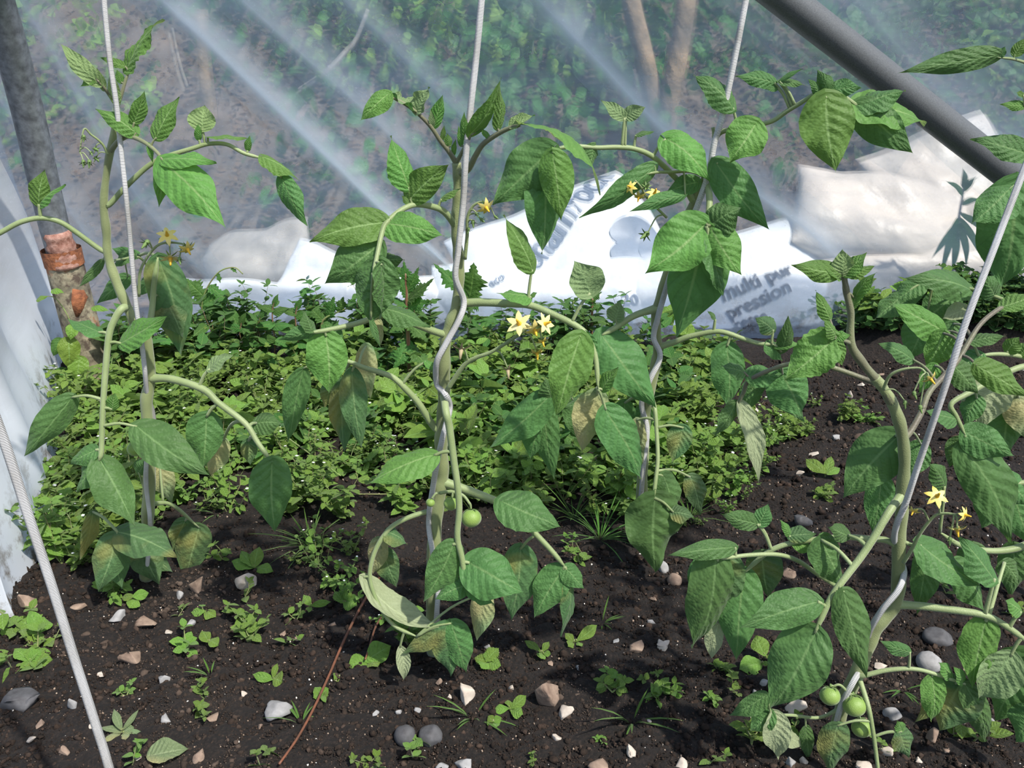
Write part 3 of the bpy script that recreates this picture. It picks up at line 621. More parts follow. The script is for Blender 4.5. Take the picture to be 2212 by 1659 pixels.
pA.leaf([(218, 540), (162, 500), (128, 479), (88, 471), (44, 480), (0, 503), (-70, 540)], 0, -.05, 12, 11, [(84, 441, 97, 365, 44, 'Y t.1'), (86, 443, 143, 399, 36, 'Y r20 f.6'), (-60, 545, -160, 640, 80, '')])
pA.leaf([(320, 738), (328, 670), (333, 611), (341, 556)], .02, .05, 15, 10, [(343, 560, 392, 772, 92, 't.1 d.04 f.2 O'), (350, 640, 395, 730, 70, 'O z.02'), (300, 552, 240, 535, 30, 'z.03')])
pA.leaf([(262, 560), (300, 556), (322, 580)], .05, .08, 6, 5, [(222, 562, 168, 622, 22, 'z.05'), (276, 598, 210, 656, 40, 'z.05'), (290, 548, 240, 578, 34, ''), (330, 600, 290, 640, 36, 'z.02')])
pA.truss([(233, 334), (224, 315), (212, 302), (196, 290), (184, 278), (178, 290), (172, 330)], -.01, -.03, 6, 3, [(181, 296, 11, 'bud', 0, 1), (180, 350, 12, 'bud', .1, 1), (193, 350, 13, 'bud', 0, 1), (206, 322, 11, 'bud', .8, .2), (207, 342, 11, 'bud', .8, .5), (197, 330, 8, 'bud', .4, .6)])
pA.truss([(300, 640), (302, 590), (315, 560), (338, 532), (362, 524), (390, 526), (404, 530)], -.02, -.05, 7, 4, [(361, 508, 24, 'yellow', .2, -.5), (405, 538, 21, 'yellow', .5, .6), (368, 556, 25, 'cream', .1, .8), (317, 524, 17, 'bud', -.3, .4), (388, 560, 12, 'bud', .2, .8)])
pA.truss([(322, 940), (308, 930), (296, 942)], -.02, -.04, 6, 4, [(292, 970, 17, 'tomato', 0, 1)], 'fruit_truss')

# ---- plant B, centre
pB = Plant((936, 1405), 'tall tomato plant in the centre, green fruit low on its stem and cream flowers')
pB.stem([(938, 1410), (936, 1350), (934, 1290), (937, 1200), (942, 1120), (950, 1060), (956, 1020), (953, 960), (957, 900), (959, 850), (959, 800), (962, 740), (973, 700), (987, 660), (991, 610), (991, 560), (987, 520), (985, 480), (988, 430), (989, 388), (986, 352)], 31, 20)
pB.leaf([(948, 719), (904, 703), (870, 690), (833, 680), (779, 696), (740, 706), (701, 714), (668, 719)], 0, -.10, 17, 9, [
    (833, 668, 930, 706, 60, 'r20 t.1 z-.02'), (704, 726, 711, 850, 92, 'Y t-.15 f.25'), (724, 712, 738, 770, 40, 'r-30 z.01'), (676, 716, 600, 735, 34, 'r50 f.6'), (674, 713, 655, 671, 42, 't.3 r-20'), (812, 684, 822, 752, 26, 'L z.02 r40')])
pB.leaf([(985, 490), (961, 459), (937, 447), (897, 442), (865, 455), (838, 478), (826, 500), (813, 560), (806, 590)], 0, -.10, 15, 9, [
    (882, 404, 844, 293, 64, 'Y t.1 f.25'), (886, 430, 972, 353, 68, 'Y r-15 t-.1'), (954, 430, 1004, 405, 28, 'Y r25'), (884, 441, 868, 422, 14, 'Y'), (831, 480, 669, 523, 84, 'Y r5 t-.2 f.25 d.1'), (834, 482, 960, 510, 74, 'Y r-5 t-.25 f.3'),
    (818, 530, 700, 614, 92, 'r10 t-.1 f.3 z.01'), (822, 570, 800, 702, 104, 'r-12 t-.1 f.35'), (824, 572, 822, 690, 56, 'r60 z-.01'), (818, 562, 874, 562, 46, 'z.05'), (801, 690, 822, 752, 16, 'z.0')], mat='tomato_petiole')
pB.leaf([(990, 375), (1011, 366), (1028, 335), (1045, 310), (1079, 287), (1106, 275), (1124, 272)], 0, -.05, 15, 8, [
    (1124, 268, 1298, 420, 92, 'Y r48 d.20 f.35 t-.1'), (1104, 273, 1156, 249, 34, 'Y r20 U'), (1075, 278, 1078, 182, 32, 'Y r-20'), (1058, 300, 1035, 275, 14, 'Y')], mat='tomato_shoot')
pB.leaf([(987, 352), (1000, 325), (1010, 305), (1018, 292)], 0, -.03, 9, 6, [(1014, 292, 1083, 168, 42, 'Y r-30 f.45 w40'), (1003, 300, 1003, 240, 20, 'Y r30'), (996, 315, 990, 270, 14, 'Y'), (1028, 285, 1045, 258, 14, 'Y')], mat='tomato_shoot')
pB.leaf([(985, 350), (968, 325), (951, 304), (930, 273), (900, 243), (870, 222), (838, 206)], 0, -.03, 12, 6, [
    (900, 243, 928, 188, 42, 'U r20 v.3'), (893, 238, 838, 204, 46, 'U r-30 v.35 k.2'), (840, 202, 778, 261, 46, 'Y r15 d.12'), (938, 274, 957, 203, 30, 'Y f.5'), (934, 272, 930, 235, 14, 'U'), (972, 315, 966, 288, 19, 'Y'), (955, 300, 960, 270, 12, 'Y'), (980, 335, 985, 300, 12, 'Y'), (968, 312, 950, 285, 10, 'Y')], mat='tomato_shoot')
pB.leaf([(1000, 655), (1040, 653), (1106, 656), (1147, 660), (1201, 682), (1248, 706), (1272, 730), (1287, 775), (1292, 840)], 0, -.08, 21, 10, [
    (1149, 582, 1087, 464, 60, 'Y r-10 t.05 f.3'), (1143, 641, 1072, 634, 46, 'Y r-20 t-.3'), (1147, 640, 1160, 632, 12, 'Y'), (1275, 633, 1240, 563, 78, 'U r15 t.2 d.08'), (1252, 728, 1199, 899, 98, 'Y r12 t-.15 f.25 z-.03'), (1258, 720, 1285, 790, 50, 'r-40'),
    (1301, 842, 1336, 793, 36, 'Y'), (1290, 852, 1256, 976, 80, 'L r25 z.02'), (1308, 885, 1384, 1035, 92, 'r-5'), (1284, 865, 1218, 882, 58, 'z.06')])
pB.leaf([(1250, 730), (1235, 790), (1205, 840), (1185, 862)], .0, .03, 8, 7, [(1187, 854, 1056, 968, 76, 'r20 f.45'), (1192, 862, 1176, 815, 44, ''), (1170, 874, 1145, 992, 76, 'r15 z.02'), (1176, 876, 1198, 1034, 62, 'r-20 z.02'), (1240, 868, 1265, 960, 60, 'z.05')])
pB.leaf([(939, 924), (904, 871), (877, 841), (850, 816), (819, 804), (786, 794), (749, 780), (700, 776), (655, 796)], 0, -.02, 17, 8, [
    (920, 781, 946, 802, 26, 'Y r20'), (790, 748, 800, 862, 52, 'L r15 z.03'), (745, 822, 745, 978, 64, 'L z.02 O'), (760, 802, 781, 970, 62, 'O r10'), (654, 800, 622, 955, 58, 'r25 f.4'), (715, 830, 700, 880, 40, 'O z.03')])
pB.leaf([(957, 852), (963, 888), (971, 925), (981, 1000), (988, 1047), (992, 1099), (988, 1159), (998, 1207), (1005, 1256)], -.03, -.08, 17, 12, [
    (938, 984, 791, 1048, 78, 'Y r-5 t-.2 f.3'), (978, 1176, 915, 1298, 78, 'r12 t-.2 f.3'), (1014, 1216, 1131, 1281, 108, 'r-8 t-.3 f.25'), (1006, 1264, 940, 1295, 50, 'r30 f.6'), (1010, 1266, 1068, 1306, 46, 'r20 f.6')])
pB.leaf([(962, 1042), (1002, 1056), (1050, 1074), (1090, 1092), (1125, 1120), (1153, 1149), (1190, 1188), (1220, 1224)], 0, -.04, 20, 10, [
    (1084, 1084, 1212, 1140, 98, 'r-8 t-.35 f.25 z-.02'), (1124, 1186, 1104, 1339, 86, 'O t-.1'), (1216, 1230, 1154, 1335, 78, 'r20 f.4'), (1228, 1246, 1211, 1375, 46, 'r35 f.4 O'), (1222, 1226, 1262, 1272, 48, 'r-10')])
pB.leaf([(934, 1103), (890, 1115), (850, 1135), (827, 1160), (807, 1199), (799, 1246), (815, 1300), (850, 1350), (900, 1375)], 0, -.07, 12, 8, [
    (838, 1148, 881, 1176, 48, 'O r10'), (822, 1165, 806, 1240, 46, 'L z.02'), (828, 1190, 857, 1268, 54, 'O z.03'), (786, 1247, 964, 1358, 66, 'L U d-.16 r25 f.3'), (962, 1352, 973, 1459, 84, 'O'), (958, 1354, 868, 1412, 46, 'O r20'), (975, 1346, 1007, 1454, 68, 'r-10'), (1046, 1280, 1030, 1384, 56, 'L z.04'), (864, 1398, 872, 1470, 32, 'L U f.7')])
pB.truss([(966, 842), (1002, 790), (1030, 772), (1062, 760), (1106, 733), (1140, 709), (1160, 700)], -.02, -.06, 11, 5, [(1122, 700, 31, 'cream', -.2, -.5), (1156, 712, 25, 'yellow', .1, .3), (1176, 700, 26, 'cream', .6, -.4), (1160, 762, 22, 'yellow', .1, 1), (1172, 738, 17, 'yellow', .3, .8), (1097, 800, 19, 'dry', .1, .8), (996, 755, 22, 'dry', -.1, .9)])
pB.truss([(1004, 560), (1009, 510), (1010, 470), (1022, 445), (1040, 436), (1050, 442)], -.01, -.02, 9, 4, [(1050, 448, 22, 'yellow', .3, .3), (1012, 495, 10, 'bud', -.2, 1), (1022, 480, 12, 'bud', .1, 1), (1040, 474, 10, 'bud', .7, .5), (1030, 462, 9, 'bud', .3, .6), (1070, 468, 9, 'bud', .7, .4)])
pB.truss([(950, 1065), (975, 1062), (1000, 1070), (1016, 1090)], -.03, -.04, 8, 6, [(1018, 1119, 22, 'tomato', .05, 1), (974, 1088, 16, 'tomato', -.2, .9), (930, 1086, 10, 'tomato', -.3, .9)], 'fruit_truss')

# ---- plant C, behind and right of the centre
pC = Plant((1384, 1172), 'tomato plant behind the centre plant, in front of the white bags', None)
pC.stem([(1383, 1177), (1386, 1090), (1388, 1005), (1392, 924), (1398, 870), (1416, 790), (1421, 754), (1418, 714), (1416, 678), (1427, 634), (1450, 560), (1478, 480), (1500, 430), (1517, 393), (1532, 365), (1540, 325), (1543, 294), (1540, 275)], 26, 8)
pC.leaf([(1540, 300), (1561, 284), (1600, 277), (1664, 263), (1700, 240), (1735, 219), (1760, 203), (1784, 200)], 0, -.08, 12, 9, [
    (1583, 233, 1499, 162, 62, 'r5 t.1'), (1632, 268, 1576, 352, 92, 'Y r15 z-.03 t-.2'), (1673, 179, 1588, 165, 38, 'r30'), (1682, 176, 1738, 184, 26, 'r20'), (1684, 176, 1735, 148, 12, ''), (1680, 190, 1652, 190, 14, ''),
    (1784, 212, 1805, 372, 118, 'Y t-.2 f.25 z-.02'), (1850, 228, 1973, 332, 84, 'r-40 z.0'), (1851, 227, 2000, 268, 108, 'Y r10 f.15 t-.1 l.1'), (1851, 226, 1956, 196, 70, 'r20 l.1'), (1790, 200, 1765, 150, 34, 'r30 f.6'), (1795, 196, 1862, 190, 40, 'r-15'), (1770, 205, 1745, 170, 22, '')])
pC.leaf([(1495, 432), (1475, 400), (1459, 384), (1432, 357), (1405, 335), (1369, 321), (1330, 318), (1289, 319), (1240, 316), (1195, 322)], 0, -.06, 14, 9, [
    (1190, 324, 1065, 443, 112, 'r10 f.3 v.2'), (1180, 362, 1170, 549, 92, 't-.1 z.01'), (1194, 331, 1212, 477, 78, 'Y r-10 z-.02'), (1285, 314, 1274, 362, 40, 'r30 f.6'),
    (1349, 254, 1298, 216, 32, 'r20 U'), (1352, 252, 1395, 231, 34, 'U r-20'), (1374, 292, 1415, 285, 18, 'r20'), (1438, 300, 1533, 390, 82, 'Y r-10 d.16'), ])
pC.leaf([(1520, 380), (1490, 370), (1450, 372), (1420, 372), (1396, 376)], 0, -.04, 8, 6, [(1414, 358, 1251, 471, 54, 'r35 d.10 f.5'), (1508, 393, 1438, 416, 46, 'r15 z-.02'), (1480, 420, 1358, 458, 34, 'r40 f.5 z-.02')])
pC.leaf([(1528, 372), (1545, 358), (1550, 352)], 0, -.03, 9, 7, [(1546, 352, 1662, 496, 82, 'r-10 t-.15 d.1 f.3')])
pC.leaf([(1526, 375), (1532, 420), (1532, 450), (1526, 488)], -.01, -.07, 17, 13, [
    (1522, 486, 1394, 590, 118, 'Y r12 t-.2 f.25 v.15'), (1525, 492, 1459, 733, 132, 'r-5 z.02 f.3 t.0'), (1534, 488, 1602, 594, 90, 'Y r-15 f.4'), (1534, 488, 1602, 448, 74, 'r-25'), (1530, 520, 1560, 640, 70, 'r40 z.0')])
pC.leaf([(1418, 668), (1370, 682), (1329, 708), (1300, 724)], 0, -.04, 17, 10, [(1329, 690, 1341, 649, 42, 'U'), (1299, 726, 1416, 881, 108, 'r-10 t-.15')])
pC.leaf([(1424, 752), (1460, 738), (1490, 727), (1552, 716), (1606, 732), (1640, 742), (1672, 744)], 0, -.06, 14, 9, [
    (1570, 748, 1570, 881, 78, 't-.1'), (1545, 690, 1528, 672, 14, ''), (1670, 712, 1632, 686, 44, 'O r20'), (1688, 760, 1703, 680, 34, ''), (1676, 748, 1735, 745, 30, 'Y r20'), (1658, 742, 1690, 780, 40, '')])
pC.leaf([(1404, 850), (1414, 879), (1418, 924), (1421, 991), (1416, 1040), (1412, 1075)], -.02, -.10, 9, 9, [
    (1414, 1078, 1414, 1234, 122, 'f.4 v.25'), (1432, 1028, 1451, 1122, 64, 'r20'), (1490, 1030, 1512, 1112, 52, 'O z.03'), (1454, 1106, 1500, 1116, 44, 'Y O'), (1476, 924, 1452, 999, 56, 'O'), (1374, 908, 1388, 1010, 46, 'L z.02'), (1395, 880, 1372, 960, 50, 'z.03'), (1350, 870, 1330, 1000, 60, 'z.04')])
pC.truss([(1440, 470), (1400, 430), (1385, 405), (1372, 390)], -.02, -.05, 6, 4, [(1414, 418, 20, 'yellow', .1, -.7), (1380, 425, 17, 'yellow', -.2, .7), (1362, 404, 16, 'yellow', -.5, -.3), (1396, 405, 14, 'bud', .3, -.7), (1396, 506, 18, 'bud', -.6, .3)])

# ---- plant D, right foreground
pD = Plant((1798, 1612), 'large tomato plant in the right foreground with a thick wound string')
pD.stem([(1797, 1616), (1804, 1590), (1822, 1520), (1852, 1454), (1876, 1395), (1895, 1351), (1926, 1318), (1940, 1280), (1941, 1197), (1947, 1123), (1950, 1060), (1954, 991), (1946, 924), (1927, 870), (1905, 835), (1890, 816)], 33, 22)
pD.stem([(1927, 870), (1905, 835), (1864, 785), (1838, 741), (1838, 678), (1829, 634), (1824, 598)], 23, 12, mat='tomato_shoot')
pD.leaf([(1951, 1066), (1921, 1105), (1888, 1160), (1859, 1204), (1811, 1267), (1789, 1303), (1760, 1368)], -.01, -.07, 19, 13, [
    (1760, 1369, 1662, 1533, 130, 'r8 f.35 t-.15 d.08'), (1766, 1300, 1600, 1356, 84, 'r12 t-.2 f.3'), (1822, 1280, 1871, 1463, 80, 'r-10 t-.15 f.35 z-.01'), (1774, 1166, 1819, 1269, 80, 'r5 z.03'), (1833, 1157, 1790, 1138, 42, 'r20 z.02')])
pD.leaf([(1948, 1180), (1914, 1167), (1877, 1164), (1822, 1160), (1749, 1167), (1694, 1177), (1653, 1197), (1606, 1238)], 0, .02, 15, 10, [
    (1636, 1132, 1556, 1109, 44, 'r25'), (1640, 1132, 1660, 1088, 40, 'r-10 t.3'), (1705, 1157, 1684, 1122, 20, 'Y'), (1706, 1158, 1764, 1154, 40, 'O r-10'), (1606, 1240, 1591, 1428, 102, 'f.4'), (1646, 1200, 1662, 1290, 84, 'O r-20 z.02'), (1715, 1170, 1760, 1190, 34, 'Y')])
pD.leaf([(1811, 1268), (1767, 1241), (1723, 1211), (1679, 1198), (1620, 1199), (1576, 1204), (1550, 1205)], .02, .0, 10, 9, [
    (1588, 1182, 1442, 1200, 46, 'r25 f.5'), (1547, 1200, 1494, 1400, 104, 'r15 f.4'), (1570, 1200, 1540, 1330, 84, 'r-10 z.02 O'), (1552, 1345, 1536, 1424, 40, 'L U z.02'), (1530, 1210, 1500, 1300, 70, 'z.03')])
pD.leaf([(1936, 1305), (1987, 1309), (2061, 1318), (2127, 1329), (2171, 1351), (2225, 1390)], 0, -.04, 18, 13, [
    (2148, 1250, 2074, 1160, 82, 'r-5 t.15'), (2129, 1342, 2100, 1487, 82, 'Y r5 t-.15'), (2182, 1417, 2112, 1511, 92, 'r25 U'), (2230, 1420, 2150, 1556, 132, 'z.03'), (2240, 1540, 2196, 1604, 90, ''), (2170, 1215, 2200, 1262, 50, 'z.04'), (2205, 1320, 2170, 1298, 40, 'Y')])
pD.leaf([(1944, 1170), (1965, 1175), (1987, 1178)], 0, -.01, 10, 7, [(1986, 1176, 2118, 1268, 92, 'r-5 t-.2 f.3'), (2060, 1215, 2128, 1325, 74, 'z.03'), (2000, 1190, 1980, 1330, 60, 'z.04')])
pD.leaf([(1862, 1460), (1914, 1448), (1973, 1445), (2024, 1457), (2078, 1476)], -.01, -.03, 12, 8, [
    (1965, 1408, 1900, 1384, 32, 'r25 f.5'), (2013, 1461, 2011, 1559, 58, 'Y'), (2054, 1461, 2027, 1431, 36, 'Y t.2'), (2075, 1478, 2030, 1578, 112, 'O z.01'), (2085, 1478, 2128, 1603, 56, ''), (2060, 1490, 1974, 1563, 44, 'O z.02'), (2080, 1476, 2060, 1440, 30, 'Y')])
pD.leaf([(1860, 1455), (1874, 1520), (1885, 1575), (1892, 1623), (1900, 1690)], -.02, -.06, 11, 8, [
    (1808, 1568, 1790, 1668, 68, 'Y O'), (1943, 1582, 1962, 1636, 52, 'Y O'), (1948, 1580, 1938, 1556, 26, 'Y')])
pD.leaf([(1822, 1530), (1770, 1550), (1710, 1545), (1665, 1545)], -.0, -.02, 8, 6, [(1655, 1502, 1574, 1546, 44, 'r20'), (1664, 1540, 1620, 1580, 54, ''), (1670, 1542, 1682, 1640, 62, 'L U w70'), (1690, 1590, 1732, 1612, 44, 'L U'), (1740, 1570, 1745, 1640, 34, '')])
pD.leaf([(1905, 840), (1873, 821), (1784, 790), (1722, 785), (1677, 794), (1619, 821), (1606, 848), (1594, 873)], .02, .06, 13, 8, [
    (1606, 804, 1558, 791, 42, ''), (1616, 812, 1690, 808, 52, 'r-10'), (1597, 870, 1638, 1044, 50, 'L U f.3'), (1590, 870, 1542, 944, 40, 'r40'), (1690, 808, 1732, 903, 94, 'z.02'), (1665, 826, 1737, 912, 62, 'Y O z.03'), (1640, 815, 1600, 900, 50, 'z.03')], mat='tomato_shoot')
pD.leaf([(1838, 741), (1820, 735), (1803, 732)], 0, -.02, 9, 7, [(1803, 730, 1694, 822, 94, 'Y r10 f.25 v.2 k.1'), (1806, 728, 1838, 724, 26, 'Y'), (1800, 735, 1820, 790, 40, 'Y'), (1793, 690, 1762, 627, 34, 'Y z.01'), (1805, 725, 1780, 690, 36, 'Y')], mat='tomato_shoot')
pD.leaf([(1828, 632), (1822, 605), (1820, 590)], 0, -.01, 9, 7, [(1815, 590, 1710, 572, 50, 'Y r10'), (1824, 592, 1872, 545, 42, 'Y'), (1820, 590, 1820, 538, 48, 'Y U'), (1846, 645, 1894, 588, 32, 'Y z.0'), (1830, 592, 1890, 575, 34, 'Y'), (1840, 665, 1860, 620, 22, 'Y'), (1815, 600, 1775, 580, 30, 'Y')], mat='tomato_shoot')
pD.leaf([(1950, 945), (1963, 937), (1989, 893), (2007, 848), (2043, 808), (2070, 777), (2114, 705), (2154, 670), (2170, 664)], .0, .10, 15, 9, [
    (2165, 664, 2240, 636, 46, 'Y'), (2110, 790, 2222, 858, 64, 'Y r-10 z-.02'), (2038, 716, 1920, 652, 68, 'Y r15 z.05'), (1972, 777, 1897, 741, 44, 'z.03'), (2038, 720, 2000, 800, 60, 'Y z.04'), (2060, 700, 2046, 770, 50, 'z.05'), (2060, 790, 2110, 850, 60, 'z.05'), (2020, 790, 1985, 850, 40, 'Y z.02')], mat='tomato_shoot')
pD.leaf([(1945, 935), (1930, 945), (1925, 955)], .02, .04, 9, 7, [(1938, 944, 1820, 1077, 112, 'r15 f.35'), (1905, 1030, 1885, 1155, 64, 'z.03'), (1900, 960, 1870, 1040, 70, 'z.04'), (1990, 960, 1960, 1040, 60, 'z.05')])
pD.truss([(1952, 1215), (1970, 1185), (1987, 1153), (2017, 1116), (2042, 1109), (2065, 1112)], -.02, -.05, 9, 5, [(2024, 1072, 26, 'yellow', -.1, -.6), (1973, 1104, 15, 'yellow', -.5, .6), (2084, 1112, 19, 'yellow', .4, -.1), (2068, 1144, 22, 'yellow', .1, 1), (2052, 1165, 13, 'bud', -.1, 1)])
pD.truss([(1908, 842), (1922, 812), (1950, 798), (1985, 795), (2000, 805)], -.01, -.03, 8, 4, [(2010, 818, 20, 'yellow', .4, .5), (1975, 850, 13, 'bud', .3, .8), (1955, 870, 13, 'bud', 0, 1), (1988, 880, 13, 'bud', .2, .9)])
pD.truss([(1835, 1500), (1815, 1480), (1800, 1482)], -.02, -.02, 7, 5, [(1793, 1503, 22, 'tomato', -.1, 1), (1846, 1524, 25, 'tomato', .1, 1), (1862, 1572, 22, 'tomato', .2, 1)], 'fruit_truss')

# ---- plant E, at the right edge
pE = Plant((2340, 1330), 'tomato plant mostly cut off by the right edge, its leaves reaching in')
pE.stem([(2340, 1336), (2336, 1225), (2330, 1125), (2310, 1000), (2300, 850), (2290, 700), (2285, 550), (2275, 400), (2262, 260), (2250, 150), (2248, 60)], 28, 12)
pE.leaf([(2252, 160), (2225, 140), (2190, 128), (2155, 124)], 0, -.05, 8, 5, [(2163, 118, 1940, 158, 52, 'r48 f.5 v.2 d.06'), (2160, 122, 2172, 100, 20, ''), (2192, 118, 2214, 82, 28, 'Y')])
pE.leaf([(2265, 280), (2240, 245), (2212, 230)], 0, -.03, 7, 5, [(2215, 228, 2160, 225, 24, 'Y r30'), (2210, 205, 2195, 200, 14, 'Y'), (2228, 335, 2097, 300, 62, 'r25 z-.02')])
pE.leaf([(2278, 420), (2240, 390), (2200, 400)], 0, -.06, 10, 8, [(2192, 398, 2162, 625, 150, 'f.25 v.2'), (2180, 410, 2098, 484, 90, 'r10 z-.01'), (2200, 410, 2235, 560, 90, 'z.02')])
pE.leaf([(2300, 820), (2250, 790), (2208, 771), (2160, 765), (2114, 768)], 0, -.03, 12, 8, [(2176, 758, 2202, 728, 38, 'Y'), (2095, 738, 2172, 726, 38, 'r20'), (2118, 768, 2060, 800, 56, ''), (2205, 765, 2230, 740, 40, 'Y')])
pE.leaf([(2310, 900), (2260, 800), (2212, 792), (2160, 812), (2100, 845), (2055, 872), (2066, 900), (2085, 940)], 0, -.08, 16, 9, [
    (2066, 906, 1994, 886, 44, 'r10'), (2086, 934, 2190, 984, 76, 'r-10'), (2082, 966, 2180, 1171, 108, 't-.1 f.3'), (2078, 950, 2050, 1010, 50, 'z.03'), (2150, 820, 2118, 925, 100, 'L U z.02'), (2180, 880, 2165, 990, 90, 'z.04'), (2200, 860, 2235, 960, 90, 'L z.02'), (2110, 860, 2085, 920, 50, 'z.03')])
pE.leaf([(2320, 1050), (2260, 1040), (2212, 1042), (2160, 1055)], .0, -.02, 14, 10, [(2170, 1028, 2222, 1092, 70, ''), (2160, 1060, 2120, 1140, 80, 'z.02'), (2190, 1060, 2230, 1180, 80, 'z.03')])
pE.leaf([(2325, 1100), (2230, 1170), (2160, 1190), (2080, 1180), (2030, 1150)], .02, .0, 20, 10, [(2040, 1050, 2005, 1000, 50, ''), (2100, 1180, 2090, 1290, 70, 'z.02'), (2190, 1180, 2180, 1290, 70, 'z.02')])
pE.leaf([(2300, 700), (2200, 660), (2100, 625), (2000, 610)], .15, .3, 12, 7, [(2100, 628, 1955, 600, 70, 'r15 z.0'), (2060, 640, 1985, 700, 80, 'z.02'), (1990, 610, 1920, 660, 60, ''), (2090, 668, 2035, 690, 44, 'L U'), (2150, 640, 2120, 590, 50, 'r30'), (2000, 690, 1962, 778, 80, 'z.0'), (1950, 640, 1890, 690, 60, '')])

# ---------------------------------------------------------------- strings
def string(pts, r, lab, parts=()):
    b = MB(); b.tube(smoothline(pts, 10), r, r, 10); return b.build('support_string', 'string_white', pts[0], None, label=lab, category='string', group='white support strings')
def S(pl, *p): return [pl.pt(*q) for q in p]
string(S(pA, (212, -260, .0), (222, -40, -.01), (236, 120, -.02), (252, 230, -.025), (262, 330, -.022), (274, 440, -.03), (284, 550, -.02), (294, 660, -.025), (306, 740, -.02), (312, 790, -.022), (318, 850, -.004), (330, 890, .016), (332, 930, .018), (318, 985, -.018), (316, 1050, -.02), (324, 1120, -.018), (322, 1180, -.018), (316, 1240, -.015)), .0033, 'white string hanging beside the left tomato plant')
string(S(pB, (1062, -240, .05), (1042, -20, .0), (1029, 120, -.01), (1017, 230, -.02), (1006, 340, -.025), (1001, 430, -.022), (990, 540, -.022), (984, 600, -.02), (1002, 650, -.01), (992, 690, -.02), (962, 745, -.024), (943, 785, -.02), (944, 830, -.002), (962, 852, -.022), (972, 880, -.012), (960, 930, -.022), (946, 990, -.02), (934, 1060, -.012), (926, 1130, -.006), (936, 1200, -.02), (946, 1260, -.01), (943, 1335, -.018), (940, 1395, -.015)), .0036, 'white string running up from the centre tomato plant')
string(S(pC, (1650, -200, .05), (1613, -10, .0), (1590, 110, -.01), (1563, 240, -.015), (1543, 310, -.018), (1532, 370, -.02), (1512, 430, -.02), (1485, 500, -.02), (1450, 590, -.018), (1434, 640, -.018), (1420, 690, -.018), (1412, 730, -.012), (1426, 770, -.016), (1404, 820, -.018), (1386, 870, -.01), (1398, 930, -.016), (1390, 1008, -.015), (1384, 1090, -.012), (1384, 1165, -.014)), .0043, 'white string above the tomato plant in front of the bags')
string(S(pD, (2330, 90, .1), (2240, 300, .06), (2205, 385, .04), (2140, 555, .0), (2085, 700, -.03), (2040, 840, -.04), (1985, 1000, -.03), (1957, 1085, -.02), (1938, 1130, -.018), (1932, 1165, -.004), (1940, 1200, .018), (1953, 1235, -.004), (1940, 1275, -.019), (1905, 1318, -.019), (1878, 1365, -.008), (1872, 1400, .014), (1868, 1430, .012), (1842, 1475, -.018), (1815, 1530, -.019), (1797, 1605, -.016)), .0033, 'thick white string slanting up right from the foreground tomato plant')
string([P(-110, 640, .66), P(0, 928, .655), P(60, 1110, .65), P(110, 1260, .645), P(160, 1420, .64), P(205, 1560, .636), P(240, 1675, .63), P(300, 1900, .60) * A((1, 1, 0)) + A((0, 0, .01))], .0042, 'nearest white string crossing the lower left corner')
# ---------------------------------------------------------------- small weeds: shared meshes
def tri_mesh(name, parts, mats):
    me = bpy.data.meshes.new(name); vs = []; fs = []; uvs = []; mi = []; o = 0
    for v, f, uv, m in parts:
        vs.append(v); fs.append(f + o); uvs.append(uv); mi += [m] * len(f); o += len(v)
    v = np.vstack(vs); f = np.vstack(fs); uv = np.vstack(uvs); fast(me, v, f)
    for m in mats: me.materials.append(MAT[m])
    me.polygons.foreach_set('material_index', A(mi, dtype=np.int32))
    L = me.uv_layers.new(name='UVMap'); L.data.foreach_set('uv', uv[f.ravel()].astype(np.float32).ravel())
    me.polygons.foreach_set('use_smooth', np.ones(len(f), bool)); me.update(); return me
def tubes(lines, r, seg=4):
    vs = []; fs = []
    for ln in lines:
        o = len(vs); n = len(ln)
        for i, p in enumerate(ln):
            rr = r * (1 - .6 * i / n)
            for k in range(seg): w = 6.283 * k / seg; vs.append(p + A((rr * math.cos(w), rr * math.sin(w), 0)))
        for i in range(n - 1):
            for k in range(seg):
                a = o + i * seg + k; b_ = o + i * seg + (k + 1) % seg; fs += [[a, b_, b_ + seg], [a, b_ + seg, a + seg]]
    return A(vs), A(fs), np.zeros((len(vs), 2))
